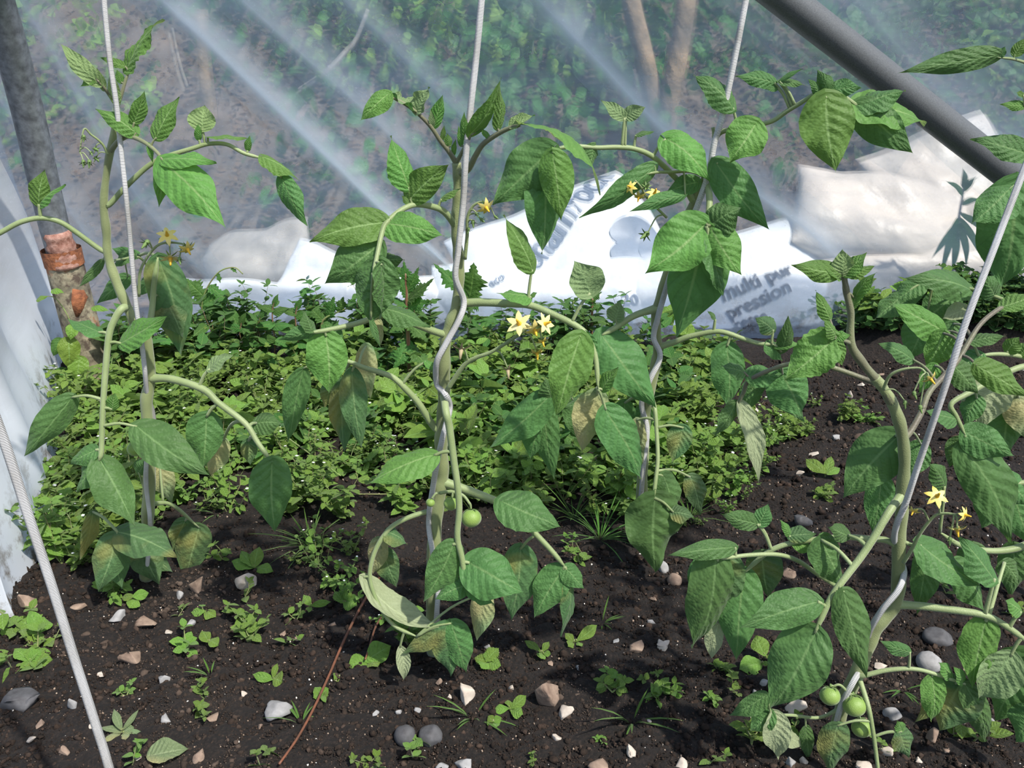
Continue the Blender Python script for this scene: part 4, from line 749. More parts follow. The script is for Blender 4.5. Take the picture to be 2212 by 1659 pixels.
def sprig_parts(rg, nst, H, spread, nodes, ll, aspect, pair=True, erect=.6, m0=0, m1=1, tipn=4, flowers=False):
    lines = []; base = []; dr = []; no = []; ln_ = []
    for _ in range(nst):
        th = rg.uniform(0, 6.283); d = A((math.cos(th), math.sin(th), 0)); out = spread * rg.uniform(.3, 1); h = H * rg.uniform(.55, 1.05); k = nodes + 1
        ts = np.linspace(0, 1, k + 1); pts = [A((0, 0, -.004)) + d * out * (t ** .9) + A((0, 0, h * (t ** (1.0 / (erect + .5))))) + rg.normal(0, .003, 3) * t for t in ts]
        lines.append(pts)
        for i in range(1, k + 1):
            a0 = rg.uniform(0, 3.14) + i * 1.57; sc = .75 + .4 * math.sin(3.14 * i / (k + 1))
            cnt = tipn if i == k else (2 if pair else 1)
            for c in range(cnt):
                a = a0 + c * 6.283 / cnt + rg.normal(0, .25); e = rg.uniform(-.35, .75) + (.35 if i == k else 0)
                base.append(pts[i]); dd = A((math.cos(a), math.sin(a), e)); dr.append(dd); no.append(A((-math.cos(a) * e, -math.sin(a) * e, 1)) + rg.normal(0, .45, 3)); ln_.append(ll * sc * rg.uniform(.55, 1.3) * (.75 if i == k else 1))
    ln_ = A(ln_); v, f, uv = leaves(A(base), A(dr), A(no), ln_, ln_ * aspect, .18, .22)
    tv, tf, tu = tubes(lines, .0011); out = [(v, f, uv, m0), (tv, tf, tu, m1)]
    if flowers:
        fb = []; fd = []
        for pts in lines[::4]:
            for c in range(6): a = c * 1.047; fb.append(pts[-1] + A((.003, 0, .007))); fd.append(A((math.cos(a), math.sin(a), .35)))
        fb = A(fb); fd = A(fd); v, f, uv = leaves(fb, fd, np.tile((0, 0, 1.), (len(fb), 1)) + 1e-3, .0034, .0017); out.append((v, f, uv, 2))
    return out
rg = np.random.default_rng(21)
def leafy(name, parts, mats):           # a stem mesh and one mesh for every leaf
    v, f, uv, _ = parts[0]; tv, tf, tu, _ = parts[1]; out = []; F = f[:len(f) // (len(v) // 11)]
    for i in range(len(v) // 11):
        q = v[i * 11:i * 11 + 11]; out.append((q[0], tri_mesh('leaf', [(q - q[0], F, uv[:11], 0)], [mats[0]])))
    return tri_mesh(name, [(tv, tf, tu, 0)], [mats[1]]), out
def inst_leafy(name, var, p, sc, lab, cat, grp):
    o = inst(name, var[0], p, sc, lab, cat, grp)
    for q, me in var[1]:
        l = bpy.data.objects.new('leaf', me); COL.objects.link(l); l.parent = o; l.location = q
    return o
def where(x): return 'behind the left plant' if x < 340 else 'between the left and centre plants' if x < 640 else 'left of the centre stem' if x < 940 else 'right of the centre stem' if x < 1240 else 'beside the plant in front of the bags'
CHICK = [tri_mesh('chickweed', sprig_parts(rg, rg.integers(4, 8), rg.uniform(.05, .11), .065, 4, (.016, .024)[_ % 2], .66, flowers=_ % 2 == 0), ['weed_leaf', 'weed_stem', 'petal_white']) for _ in range(10)]
TALL = [tri_mesh('leafy_weed', sprig_parts(rg, rg.integers(2, 5), rg.uniform(.14, .21), .05, 6, .042, .46, erect=.9), ['weed_leaf_deep', 'weed_stem_red']) for _ in range(6)]
BROAD_D = [leafy('broadleaf_weed', sprig_parts(rg, rg.integers(3, 6), rg.uniform(.06, .12), .06, 3, .044, .72), ['weed_leaf_deep', 'weed_stem']) for _ in range(6)]
BROAD = [leafy('broadleaf_weed', sprig_parts(rg, rg.integers(3, 5), rg.uniform(.08, .13), .06, 3, .054, .60), ['weed_leaf', 'weed_stem']) for _ in range(6)]
CLOVER = [tri_mesh('low_weed', sprig_parts(rg, rg.integers(6, 9), rg.uniform(.05, .08), .07, 3, .020, .85), ['weed_leaf_deep', 'weed_stem']) for _ in range(6)]
TINY = [tri_mesh('seedling', sprig_parts(rg, rg.integers(1, 4), rg.uniform(.015, .030), .022, 2, .0120, .68), ['weed_leaf', 'weed_stem']) for _ in range(8)]
def grass_parts(rg, n, H):
    base = []; dr = []; no = []; ln_ = []
    for _ in range(n):
        a = rg.uniform(0, 6.283); e = rg.uniform(.25, 2.0); dd = A((math.cos(a), math.sin(a), e)); base.append(A((math.cos(a), math.sin(a), 0)) * .004); dr.append(dd); no.append(A((-math.cos(a) * e, -math.sin(a) * e, 1))); ln_.append(H * rg.uniform(.4, 1.1))
    v, f, uv = leaves(A(base), A(dr), A(no), A(ln_), .0024, .3, .35); return [(v, f, uv, 0)]
GRASS = [tri_mesh('grass_tuft', grass_parts(rg, rg.integers(26, 40), .095), ['grass_blade']) for _ in range(4)]
GRASS_S = [tri_mesh('grass_tuft', grass_parts(rg, rg.integers(7, 11), .05), ['grass_blade']) for _ in range(3)]
def inst(name, me, p, sc, lab, cat, grp, tilt=.12):
    o = bpy.data.objects.new(name, me); put(o, p, None, label=lab, category=cat, group=grp); o.scale = (sc, sc, sc * rg.uniform(.85, 1.15))
    o.rotation_euler = (rg.normal(0, tilt), rg.normal(0, tilt), rg.uniform(0, 6.283)); return o
def spot(rects):
    w = A([(r[2] - r[0]) * (r[3] - r[1]) * r[4] for r in rects], float); r = rects[rg.choice(len(rects), p=w / w.sum())]; return rg.uniform(r[0], r[2]), rg.uniform(r[1], r[3])
# chickweed carpet: the nearest 230 as plants, the rest as one mass
CARPET = [(112, 850, 330, 1150, 1.1), (100, 1120, 230, 1230, .5), (330, 1000, 520, 1110, .5), (330, 770, 960, 1030, 1.25), (560, 1020, 960, 1090, .6), (960, 760, 1540, 1090, 1.15), (1450, 810, 1640, 1000, .9), (480, 1060, 900, 1130, .25), (1250, 1080, 1440, 1150, .5)]
pos = sorted([spot(CARPET) for _ in range(330)], key=lambda q: -q[1]); near = pos[:160]; far = pos[160:]
for x, y in near:
    inst('chickweed', CHICK[rg.integers(10)], G(x, y), rg.uniform(.7, 1.15), 'bright green chickweed sprig in the carpet ' + ('around the foot of the left plant' if x < 340 else 'beside the open soil on the right' if x > 1420 else where(x)), 'weed', 'chickweed carpet')
def mass(name, poss, meshes, mats, lab, cat, smin, smax):
    vs = []; fs = []; us = []; ms = []; o = 0; cache = {}
    for (x, y) in poss:
        me = meshes[rg.integers(len(meshes))]
        if me.name not in cache:
            v = np.empty(len(me.vertices) * 3); me.vertices.foreach_get('co', v); f = np.empty(len(me.loops), np.int32); me.loops.foreach_get('vertex_index', f); u = np.empty(len(me.loops) * 2); me.uv_layers[0].data.foreach_get('uv', u)
            m = np.empty(len(me.polygons), np.int32); me.polygons.foreach_get('material_index', m); uu = np.zeros((len(v) // 3, 2)); uu[f] = u.reshape(-1, 2); cache[me.name] = (v.reshape(-1, 3), f.reshape(-1, 3), uu, m)
        v, f, u, m = cache[me.name]; a = rg.uniform(0, 6.283); s_ = rg.uniform(smin, smax); R = A([[math.cos(a), -math.sin(a), 0], [math.sin(a), math.cos(a), 0], [0, 0, 1]]) * s_
        vs.append(v @ R.T + G(x, y)); fs.append(f + o); us.append(u); ms.append(m); o += len(v)
    mesh(name, np.vstack(vs), np.vstack(fs), mats, uv=np.vstack(us), mi=np.concatenate(ms), kind='stuff', label=lab, category=cat)
mass('chickweed_mass', far, CHICK, ['weed_leaf', 'weed_stem', 'petal_white'], 'dense mass of chickweed at the back of the bed along the film', 'weeds', .8, 1.25)
MOUND = [(1720, 640, 2300, 720, 1.0), (1760, 590, 2212, 650, 1.0)]
mass('mound_weeds', [spot(MOUND) for _ in range(150)], CLOVER, ['weed_leaf_deep', 'weed_stem'], 'low dark green weeds covering the mound on the right by the film', 'weeds', .7, 1.1)
for i in range(52):
    x, y = spot([(470, 745, 980, 800, 1), (250, 760, 480, 820, .6), (1000, 745, 1420, 790, .7)])
    inst('leafy_weed', TALL[rg.integers(6)], G(x, y), rg.uniform(.65, 1.05), 'red-stemmed dark-leaved weed at the film foot ' + where(x), 'weed', 'tall weeds along the film', .08)
for i in range(112):
    x, y = spot([(330, 790, 960, 1000, 1), (1000, 800, 1500, 1050, .9), (115, 830, 330, 900, .5), (1430, 760, 1560, 900, 1.0)])
    inst_leafy('broadleaf_weed', (BROAD, BROAD_D)[i % 2][rg.integers(6)], G(x, y), rg.uniform(.6, 1.1), ('light' if i % 2 == 0 else 'dark') + ' green broad-leaved weed in the carpet ' + where(x), 'weed', 'broad-leaved weeds in the carpet')
for i in range(10):
    x, y = spot([(1740, 640, 2150, 700, 1)])
    inst_leafy('broadleaf_weed', BROAD[rg.integers(6)], G(x, y), rg.uniform(.7, 1.0), 'broad-leaved weed growing on the mound at the right', 'weed', 'weeds on the mound')
# single weeds on the bare soil
for (x, y, s_) in [(382, 1340, .9), (411, 1392, 1.5), (533, 1344, 1.4), (537, 1384, 1.3), (610, 1388, 1.2), (640, 1332, 1.0), (273, 1498, .8), (423, 1502, .8), (431, 1538, 1.0), (561, 1648, 1.2), (281, 1655, .9), (529, 1296, 1.2), (488, 1206, 1.2), (24, 1362, 1.7), (66, 1358, 1.6), (61, 1426, 1.7), (12, 1418, 1.3), (95, 1395, 1.2)]:
    inst('seedling', TINY[rg.integers(8)], G(x, y), s_, 'small green seedling on the bare soil in front of the left plant', 'seedling', 'seedlings in front of the left plant')
for (x, y, s_) in [(887, 1625, 1.3), (1324, 1490, 1.3), (1318, 1470, 1.1), (1423, 1490, 1.2), (1405, 1475, .9), (795, 1652, .8), (1262, 1218, 1.2), (1240, 1190, 1.0), (1300, 1595, .5), (1150, 1655, .5)]:
    inst('seedling', TINY[rg.integers(8)], G(x, y), s_, 'small green seedling on the bare soil in front of the centre plant', 'seedling', 'seedlings in front of the centre plant')
for (x, y, s_) in [(1422, 1500, 1.2), (1569, 1448, 1.1), (1591, 1489, 1.2), (1547, 1513, .8), (1624, 1599, 1.3), (1528, 1648, 1.1), (1782, 1074, 1.2), (2090, 1606, 1.5), (2075, 1596, 1.2), (1789, 1068, 1.1), (1918, 1628, 1.0), (1700, 1580, .9), (2050, 1290, 1.2), (2180, 1330, 1.0)]:
    inst('seedling', TINY[rg.integers(8)], G(x, y), s_, 'small green seedling on the soil around the right foreground plant', 'seedling', 'seedlings around the right plant')
for (x, y, s_) in [(1628, 925, 1.0), (1650, 940, .8), (1708, 945, .9), (1690, 930, .9), (1641, 970, .9), (1575, 1078, .8), (1610, 1000, .8), (1660, 1000, .6), (1590, 1040, .7), (1840, 903, .8), (1815, 915, .7), (1870, 915, .7), (1600, 1080, .6), (1560, 1000, .8), (1580, 960, .9), (1610, 950, .8), (1670, 960, .7), (1720, 920, .8), (1745, 935, .6), (1620, 1045, .7), (1570, 1110, .6), (1545, 1060, .8), (1900, 1010, .5), (1760, 880, .6), (1490, 1140, .7)]:
    inst('chickweed', CHICK[rg.integers(10)], G(x, y), s_ * .75, 'chickweed clump on the open soil between the two right plants', 'weed', 'chickweed on the open soil')
for (x, y, s_) in [(687, 1228, .75), (720, 1262, .7), (655, 1212, .6), (744, 1290, .6), (700, 1180, .7), (760, 1200, .6), (960, 1250, .5), (980, 1290, .5), (880, 1390, .6), (845, 1340, .5), (130, 1180, .7), (110, 1120, .9), (160, 1230, .6), (400, 1080, .7), (450, 1100, .6), (250, 1290, .5)]:
    inst('chickweed', CHICK[rg.integers(10)], G(x, y), s_, 'chickweed clump on the soil between the left and centre plants', 'weed', 'chickweed between left and centre plants')
for (x, y, s_, lab) in [(671, 1178, 1.0, 'largest green grass tuft on the soil between left and centre plants'), (1296, 1165, 1.0, 'grass tuft in the weeds right of the centre plant'), (1240, 1120, .9, 'grass tuft at the weed edge behind the centre plant'), (1490, 1120, .8, 'grass tuft behind the hanging dark leaf')]:
    inst('grass_tuft', GRASS[rg.integers(4)], G(x, y), s_, lab, 'grass', 'grass tufts')
for (x, y, s_, lab) in [(455, 1458, 1.0, 'thin grass tuft in front of the left plant'), (1022, 1550, 1.2, 'thin grass tuft beside the spoon-leaved seedling'), (1365, 1558, 1.3, 'thin grass tuft right of the foreground stones'), (470, 1110, 1.2, 'thin grass tuft at the edge of the left weeds'), (1950, 1490, 1.0, 'thin grass tuft below the right plant'), (650, 1560, 1.1, 'thin grass blades by the grey stone'), (1300, 1345, 1.0, 'thin grass blades under the centre plant leaves')]:
    inst('grass_tuft', GRASS_S[rg.integers(3)], G(x, y), s_, lab, 'grass', 'grass tufts')
# seedlings whose leaves can be told apart: leaves by pixel of base and tip, lying low over the soil
def rosette(base, lfs, lab, mat='weed_leaf', tooth=0.0, h=.012, shape=.9, name='seedling', stem=True, cat='seedling', fold=.15):
    g = G(*base); root = thing(name, g, label=lab, category=cat); k = pxm(g); b = MB(); todo = []
    for lf in lfs:
        bx, by, tx, ty, w = lf[:5]; hh = lf[5] if len(lf) > 5 else h
        q0 = P(bx, by, g[1] - .004); q1 = G(tx, ty); q0[2] = max(q0[2], g[2] + .004); q1 = q1 * .5 + P(tx, ty, g[1] - .01) * .5; q1[2] = max(q1[2], float(gz(q1[0], q1[1])) + .006)
        b.tube(smoothline([g, (g + q0) / 2 + A((0, 0, .004)), q0], 3), .0011, .0009, 5); todo.append((q0, q1, w / k))
    b.build('stem', 'weed_stem', g, root)
    for q0, q1, w in todo: leaflet(root, q0, q1, w, roll=lrng.uniform(-15, 15), fold=fold, droop=.06, twist=lrng.uniform(-15, 15), wave=.08, mat=mat, name='leaf', shape=shape, tooth=tooth)
rosette((1053, 1432), [(1053, 1425, 1078, 1400, 30), (1050, 1427, 1024, 1422, 24), (1056, 1432, 1083, 1450, 28), (1050, 1434, 1040, 1461, 30), (1055, 1426, 1052, 1404, 20)], 'toothed nettle-like seedling just right of the centre plant', tooth=.35)
rosette((1170, 1412), [(1168, 1408, 1133, 1384, 20), (1172, 1408, 1186, 1386, 16), (1170, 1416, 1168, 1440, 22), (1174, 1412, 1190, 1418, 14)], 'four-leaved seedling in the middle foreground', shape=1.2)
rosette((1242, 1388), [(1246, 1384, 1290, 1350, 26), (1240, 1386, 1220, 1368, 20), (1238, 1392, 1226, 1410, 20), (1246, 1392, 1257, 1410, 14)], 'seedling with one large pale spoon leaf', shape=1.2)
rosette((1100, 1535), [(1102, 1530, 1137, 1502, 24), (1098, 1530, 1066, 1540, 22), (1104, 1536, 1130, 1556, 26), (1100, 1526, 1096, 1512, 16)], 'spoon-leaved seedling among the foreground stones', shape=1.25)
rosette((1065, 1562), [(1065, 1558, 1054, 1546, 18), (1067, 1558, 1084, 1550, 18), (1062, 1563, 1052, 1572, 16), (1067, 1565, 1074, 1584, 18)], 'compact four-leaved seedling in front of the spoon-leaved one')
rosette((692, 1502), [(690, 1498, 680, 1484, 20), (694, 1498, 710, 1486, 20), (690, 1504, 677, 1516, 18), (695, 1504, 710, 1508, 18), (697, 1510, 706, 1540, 12)], 'four-leaved seedling beside the brown runner')
rosette((590, 1470), [(588, 1466, 545, 1456, 22), (592, 1466, 612, 1480, 36), (590, 1462, 600, 1432, 14)], 'broad-leaved seedling above the grey stone')
rosette((793, 1430), [(796, 1425, 845, 1395, 50), (790, 1430, 752, 1452, 44), (800, 1432, 818, 1456, 30)], 'pale yellow-green ragged weed left of the centre plant foot', 'weed_leaf', shape=.9, name='broadleaf_weed', cat='weed')
rosette((735, 1465), [(733, 1462, 722, 1478, 26)], 'single yellowing leaf lying by the brown runner', shape=.8)
rosette((293, 1305), [(294, 1296, 282, 1330, 32), (290, 1288, 322, 1280, 24), (288, 1288, 262, 1290, 18)], 'two-leaved seedling beneath the left plant')
rosette((440, 1330), [(444, 1322, 468, 1340, 28), (440, 1320, 412, 1322, 20), (436, 1310, 440, 1306, 14)], 'seedling with a bitten round leaf left of the chickweed sprigs')
rosette((451, 1390), [(449, 1384, 436, 1362, 26), (453, 1384, 474, 1404, 26)], 'two-leaved seedling with oval leaves in the left foreground')
rosette((548, 1230), [(545, 1225, 500, 1212, 34), (550, 1222, 560, 1180, 30), (552, 1228, 592, 1244, 28), (546, 1222, 520, 1190, 30)], 'broad-leaved seedling behind the pinkish stone')
rosette((744, 1305), [(742, 1300, 722, 1278, 28), (746, 1300, 772, 1322, 34), (748, 1300, 760, 1280, 22)], 'broad-leaved seedling at the edge of the left grass tuft', tooth=.2)
rosette((671, 1312), [(670, 1306, 656, 1284, 18), (674, 1308, 716, 1300, 16), (669, 1312, 668, 1340, 14)], 'narrow-leaved seedling between left and centre plants')
rosette((1650, 1420), [(1650, 1412, 1632, 1372, 40), (1655, 1424, 1686, 1425, 14)], 'seedling with one tall oval leaf left of the right plant')
rosette((1645, 1435), [(1642, 1434, 1594, 1464, 46), (1648, 1432, 1660, 1440, 12)], 'seedling with a large glossy oval leaf left of the right plant')
rosette((1782, 1030), [(1780, 1020, 1740, 990, 32), (1786, 1022, 1795, 985, 22), (1788, 1024, 1815, 1010, 20)], 'seedling with long pale leaves on the soil left of the right plant stem')
rosette((85, 1370), [(80, 1365, 40, 1340, 44), (88, 1362, 95, 1332, 40), (84, 1372, 50, 1384, 40), (90, 1370, 80, 1402, 36), (86, 1362, 62, 1318, 30)], 'leafy weed at the far left under the white sheet', name='broadleaf_weed', cat='weed')
rosette((62, 1430), [(60, 1424, 30, 1402, 32), (66, 1424, 90, 1404, 30), (60, 1434, 60, 1458, 38), (70, 1430, 115, 1425, 34), (64, 1424, 68, 1396, 26)], 'leafy weed at the far left edge below the other one', name='broadleaf_weed', cat='weed')
rosette((264, 1585), [(262, 1575, 246, 1530, 18), (266, 1575, 300, 1532, 12), (262, 1582, 215, 1572, 16), (268, 1582, 290, 1570, 24), (268, 1588, 275, 1618, 18), (260, 1590, 225, 1625, 16), (272, 1584, 305, 1580, 14)], 'wilted pulled-up weed lying in the lower left', 'tomato_pale_leaf', name='wilted_weed', cat='weed')
q0 = G(330, 1650); q1 = G(410, 1632); leaflet(None, q0 + A((0, 0, .012)), q1 + A((0, 0, .010)), .030, roll=10, fold=-.2, mat='tomato_pale_leaf', name='fallen_leaf'); fo = bpy.context.scene.objects['fallen_leaf']; fo['label'] = 'pale fallen leaf on the soil at the bottom left edge'; fo['category'] = 'leaf'
# sow thistle and toothed weeds seen against the film
def tall_weed(pts, Y, w, lfs, lab, name, mat='weed_leaf_deep', stem='weed_stem', tooth=.45, lobes=.28):
    g = G(*pts[0]); Y = g[1] if Y is None else Y; q = [P(x, y, Y) for x, y in pts]; root = thing(name, g, label=lab, category='weed'); b = MB(); ln = smoothline([g] + q[1:], 6); k = pxm(q[-1]); b.tube(ln, w / 2 / k, w * .3 / k, 7)
    todo = []
    for (bx, by, tx, ty, ww, dy) in lfs:
        q0 = P(bx, by, Y); q1 = P(tx, ty, Y + dy); i = int(np.argmin(np.linalg.norm(ln - q0, axis=1)))
        if np.linalg.norm(ln[i] - q0) > .005: b.tube(smoothline([ln[i], (ln[i] + q0) / 2, q0], 2), w * .2 / k, w * .15 / k, 5)
        todo.append((q0, q1, ww / k))
    b.build('stem', stem, g, root)
    for q0, q1, ww in todo: leaflet(root, q0, q1, ww, roll=lrng.uniform(-30, 30), fold=.2, droop=.05, mat=mat, name='leaf', tooth=tooth, lobes=lobes, twist=lrng.uniform(-25, 25))
tall_weed([(886, 850), (884, 780), (880, 702), (878, 640), (876, 590)], None, 11, [(878, 640, 850, 590, 22, -.02), (878, 630, 905, 575, 26, 0), (880, 650, 940, 600, 30, -.03), (878, 620, 872, 562, 24, 0), (880, 660, 835, 640, 22, 0), (880, 665, 930, 650, 34, -.02), (882, 690, 840, 720, 30, -.03), (882, 700, 925, 740, 36, -.03), (882, 740, 850, 800, 40, -.03), (884, 750, 930, 800, 40, -.04), (880, 640, 900, 610, 20, .02), (878, 600, 850, 570, 16, 0)], 'upright sow thistle with jagged leaves left of the centre stem', 'sow_thistle', stem='weed_stem_red')
tall_weed([(1015, 760), (1014, 700), (1012, 650)], None, 7, [(1014, 645, 1024, 566, 58, 0), (1008, 640, 935, 568, 34, .02), (1012, 660, 1045, 650, 40, 0), (1010, 690, 1095, 700, 40, -.03), (1008, 700, 960, 690, 30, 0)], 'toothed triangular-leaved weed just right of the centre stem', 'toothed_weed')
tall_weed([(1277, 770), (1278, 720), (1279, 670), (1280, 645)], None, 8, [(1280, 655, 1250, 640, 20, 0), (1280, 660, 1308, 668, 20, -.01), (1280, 650, 1300, 630, 18, 0), (1279, 665, 1250, 672, 18, 0)], 'slender red-stemmed weed against the bags', 'slender_weed', stem='weed_stem_red')
tall_weed([(1222, 760), (1225, 720), (1232, 680), (1240, 650)], None, 4, [(1234, 670, 1222, 652, 12, 0), (1228, 700, 1215, 675, 14, 0), (1238, 655, 1252, 640, 9, 0), (1224, 730, 1200, 705, 26, -.02)], 'thin flowering weed left of the slender red-stemmed weed', 'slender_weed')
tall_weed([(440, 760), (436, 700), (440, 640), (470, 590), (505, 578), (525, 592)], None, 4, [(440, 640, 400, 600, 40, 0), (438, 660, 480, 640, 42, 0), (437, 690, 400, 700, 40, 0), (470, 592, 476, 612, 10, 0), (500, 580, 512, 590, 8, 0), (438, 680, 470, 690, 44, 0), (455, 620, 500, 660, 26, 0)], 'tall arching weed between the left plant and the film', 'slender_weed')
tall_weed([(690, 770), (692, 720), (700, 690), (735, 672), (770, 660)], None, 5, [(695, 690, 662, 655, 30, 0), (712, 682, 722, 640, 30, 0), (735, 672, 742, 640, 24, 0), (700, 700, 740, 720, 34, 0), (692, 730, 660, 720, 30, 0), (752, 666, 770, 640, 20, 0)], 'jagged-leaved weed behind the left leaf of the centre plant', 'toothed_weed')
for i, (x, h, lab) in enumerate([(560, 690, 'first'), (590, 660, 'second'), (640, 668, 'third'), (520, 700, 'fourth')]):
    tall_weed([(x, 790), (x + 4, 745), (x - 2, h + 20), (x + 3, h - 10)], None, 4, [(x, h + 10, x - 34, h + 2, 18, 0), (x, h + 15, x + 36, h + 5, 18, 0), (x, h + 40, x - 40, h + 46, 24, -.02), (x, h + 45, x + 44, h + 44, 24, -.02), (x, h + 70, x - 36, h + 90, 26, -.02), (x, h + 72, x + 36, h + 88, 26, -.02), (x, h, x + 12, h - 26, 14, 0)],
              ['dark-leaved weed against the white bag left of centre, leftmost but one', 'dark-leaved weed standing highest against the white bag left of centre', 'dark-leaved weed against the film, nearest the centre plant', 'dark-leaved weed against the film, nearest the left plant'][i], 'redleg_weed', stem='weed_stem_red', tooth=.0, lobes=0)
# bindweed on the hoop socket
g = G(185, 835); vine = thing('bindweed', g, label='heart-leaved bindweed climbing the rusty hoop socket', category='vine'); b = MB(); yv = yb - .055
ln = smoothline([g + A((0, -.03, 0)), P(180, 790, yv), P(160, 740, yv), P(150, 690, yv), P(120, 645, yv), P(90, 640, yv)], 6); b.tube(ln, .0016, .001, 5); b.build('stem', 'weed_stem', ln[0], vine)
for (bx, by, tx, ty, w, m) in [(148, 735, 150, 800, 46, 'weed_leaf'), (172, 775, 168, 830, 42, 'weed_leaf'), (132, 735, 115, 770, 30, 'weed_leaf_deep'), (155, 705, 152, 735, 26, 'weed_leaf'), (80, 648, 106, 640, 14, 'weed_leaf'), (113, 628, 140, 634, 16, 'weed_leaf'), (140, 800, 130, 840, 40, 'weed_leaf_deep'), (200, 665, 238, 672, 16, 'weed_leaf'), (135, 835, 160, 880, 50, 'weed_leaf_deep')]:
    leaflet(vine, P(bx, by, yv - .01), P(tx, ty, yv - .02), w / pxm(P(bx, by, yv)), mat=m, name='leaf', shape=.58)
# brown runner and loose stems on the soil
def runner(pts, r, mat, lab, name='runner', lift=.004):
    b = MB(); ln = smoothline([G(*p) + A((0, 0, lift)) for p in pts], 8); b.tube(ln, r, r * .7, 7); b.build(name, mat, ln[0], None, label=lab, category='stem')
runner([(820, 1262), (795, 1300), (765, 1355), (735, 1420), (712, 1475), (680, 1545), (645, 1610), (605, 1668)], .0022, 'twig_red', 'long red-brown runner lying on the soil in the lower left', lift=.012)
runner([(830, 1340), (812, 1370), (800, 1410), (790, 1440)], .0017, 'twig_red', 'short red-brown stem on the soil beside the centre plant foot', lift=.012)
runner([(620, 990), (680, 1035), (740, 1080)], .0016, 'weed_stem', 'pale trailing weed stem behind the left plant', lift=.05)
runner([(770, 1083), (820, 1083), (865, 1082)], .0014, 'weed_stem', 'thin pale stem lying behind the centre stem', lift=.015)
b = MB(); g = G(1915, 640); b.tube([g, g + A((.0, 0, .06)), P(1926, 505, g[1])], .006, .003, 6); b.build('plant_stake', 'twig_red', g, None, label='short dark twig sticking up from the mound at the right', category='twig')
# ---------------------------------------------------------------- stones and soil crumbs
def ico(sub=2):
    import bmesh
    bm = bmesh.new(); bmesh.ops.create_icosphere(bm, subdivisions=sub, radius=1); v = A([x.co[:] for x in bm.verts]); f = [[q.index for q in p.verts] for p in bm.faces]; bm.free(); return v, A(f)
IV, IF = ico(3); IV1, IF1 = ico(1)
def stone(px, py, w, h, kind, lab, grp=None, sharp=.5):
    g = G(px, py + h * .25); g[2] += float(rough(g[0], g[1])); k = pxm(g); a = w / 2 / k; c = h / 2 / k; srg = np.random.default_rng(int(px * 7 + py)); v = IV.copy()
    for _ in range(13 if sharp > .3 else 5):    # cut facets
        n_ = srg.normal(0, 1, 3); n_ /= np.linalg.norm(n_); d = v @ n_; lim = srg.uniform(.32, .62) if sharp > .3 else srg.uniform(.75, 1)
        v = v - np.outer(np.maximum(d - lim, 0) * .97, n_)
    v *= (1 + .045 * fbm(v[:, 0] * .8, v[:, 1] * .8 + v[:, 2], px * .01, 3))[:, None]; v /= np.abs(v).max(0)
    th = srg.uniform(-.35, .35); v = v * A((a, (a + c) / 2, c * 1.05)); R = A(Matrix.Rotation(th, 3, 'Y')); v = v @ R.T + g + A((0, 0, c * .45))
    mesh('stone', v, IF, kind, origin=g, smooth=sharp < .3, label=lab, category='stone', group=grp)
BIG = [(594, 1520, 76, 62, 'stone_grey', 'largest pale grey angular stone, in the lower left'), (533, 1254, 46, 44, 'stone_pale', 'pinkish stone below the broad-leaved seedling right of the left plant'), (427, 1266, 36, 46, 'stone_brown', 'upright brown stone below the left plant'),
    (321, 1340, 54, 28, 'stone_brown', 'long brown stone in front of the left plant'), (285, 1410, 54, 38, 'stone_brown', 'tan stone alone in the left foreground'), (256, 1335, 34, 26, 'stone_grey', 'small grey stone left of the long brown one'),
    (55, 1292, 58, 34, 'stone_brown', 'brown stone at the foot of the white sheet'), (354, 1460, 28, 26, 'stone_grey', 'small square grey stone in the left foreground'), (50, 1512, 104, 44, 'stone_dark', 'wide dark flat stone at the left edge'),
    (158, 1522, 22, 42, 'stone_grey', 'narrow slate chip beside the nearest string'), (435, 1630, 30, 46, 'stone_brown', 'tan oblong stone at the bottom beside the fallen leaf'), (1010, 1506, 44, 40, 'stone_pale', 'pale square stone above the thin grass'),
    (1184, 1494, 62, 82, 'stone_brown', 'tall rough orange-brown stone in the middle foreground'), (1221, 1526, 42, 38, 'stone_pale', 'pale flat chip right of the rough brown stone'), (930, 1582, 54, 46, 'stone_dark', 'round dark stone at the bottom centre'),
    (875, 1584, 48, 46, 'stone_dark', 'second dark stone left of the round one'), (1006, 1645, 50, 36, 'stone_grey', 'grey-white lump at the bottom edge'), (1361, 1632, 24, 32, 'stone_pale', 'small white stone at the bottom right of centre'),
    (1296, 1652, 58, 26, 'stone_brown', 'brown stone cut by the bottom edge'), (1371, 1398, 40, 20, 'stone_brown', 'reddish flat chip right of the spoon-leaf seedling'), (1431, 1394, 30, 26, 'stone_pale', 'pale stone right of the reddish chip'),
    (1433, 1212, 24, 32, 'stone_grey', 'bluish oval pebble under the hanging dark leaf'), (2024, 1374, 64, 38, 'stone_dark', 'smooth dark pebble right of the right plant stem'), (2006, 1424, 56, 44, 'stone_grey', 'grey angular stone below the smooth dark pebble'),
    (1734, 1126, 44, 38, 'stone_dark', 'dark stone on the soil left of the right stem'), (1708, 1232, 36, 30, 'stone_brown', 'brown stone behind the left leaves of the right plant'), (1932, 1540, 44, 34, 'stone_grey', 'grey stone low between the right plant leaves'),
    (2013, 1588, 24, 36, 'stone_brown', 'brown upright stone at the lower right'), (1720, 1528, 54, 30, 'stone_pale', 'pale knobbly stone under the big right leaf'), (1624, 890, 44, 24, 'stone_pale', 'white chip on the soil behind the right plants'), (1457, 1244, 32, 30, 'stone_brown', 'brown stone right of the bluish pebble')]
for r_ in BIG: stone(*r_[:5], r_[5], sharp=.2 if 'smooth' in r_[5] or 'pebble' in r_[5] or 'round dark' in r_[5] or 'second dark' in r_[5] else .5)
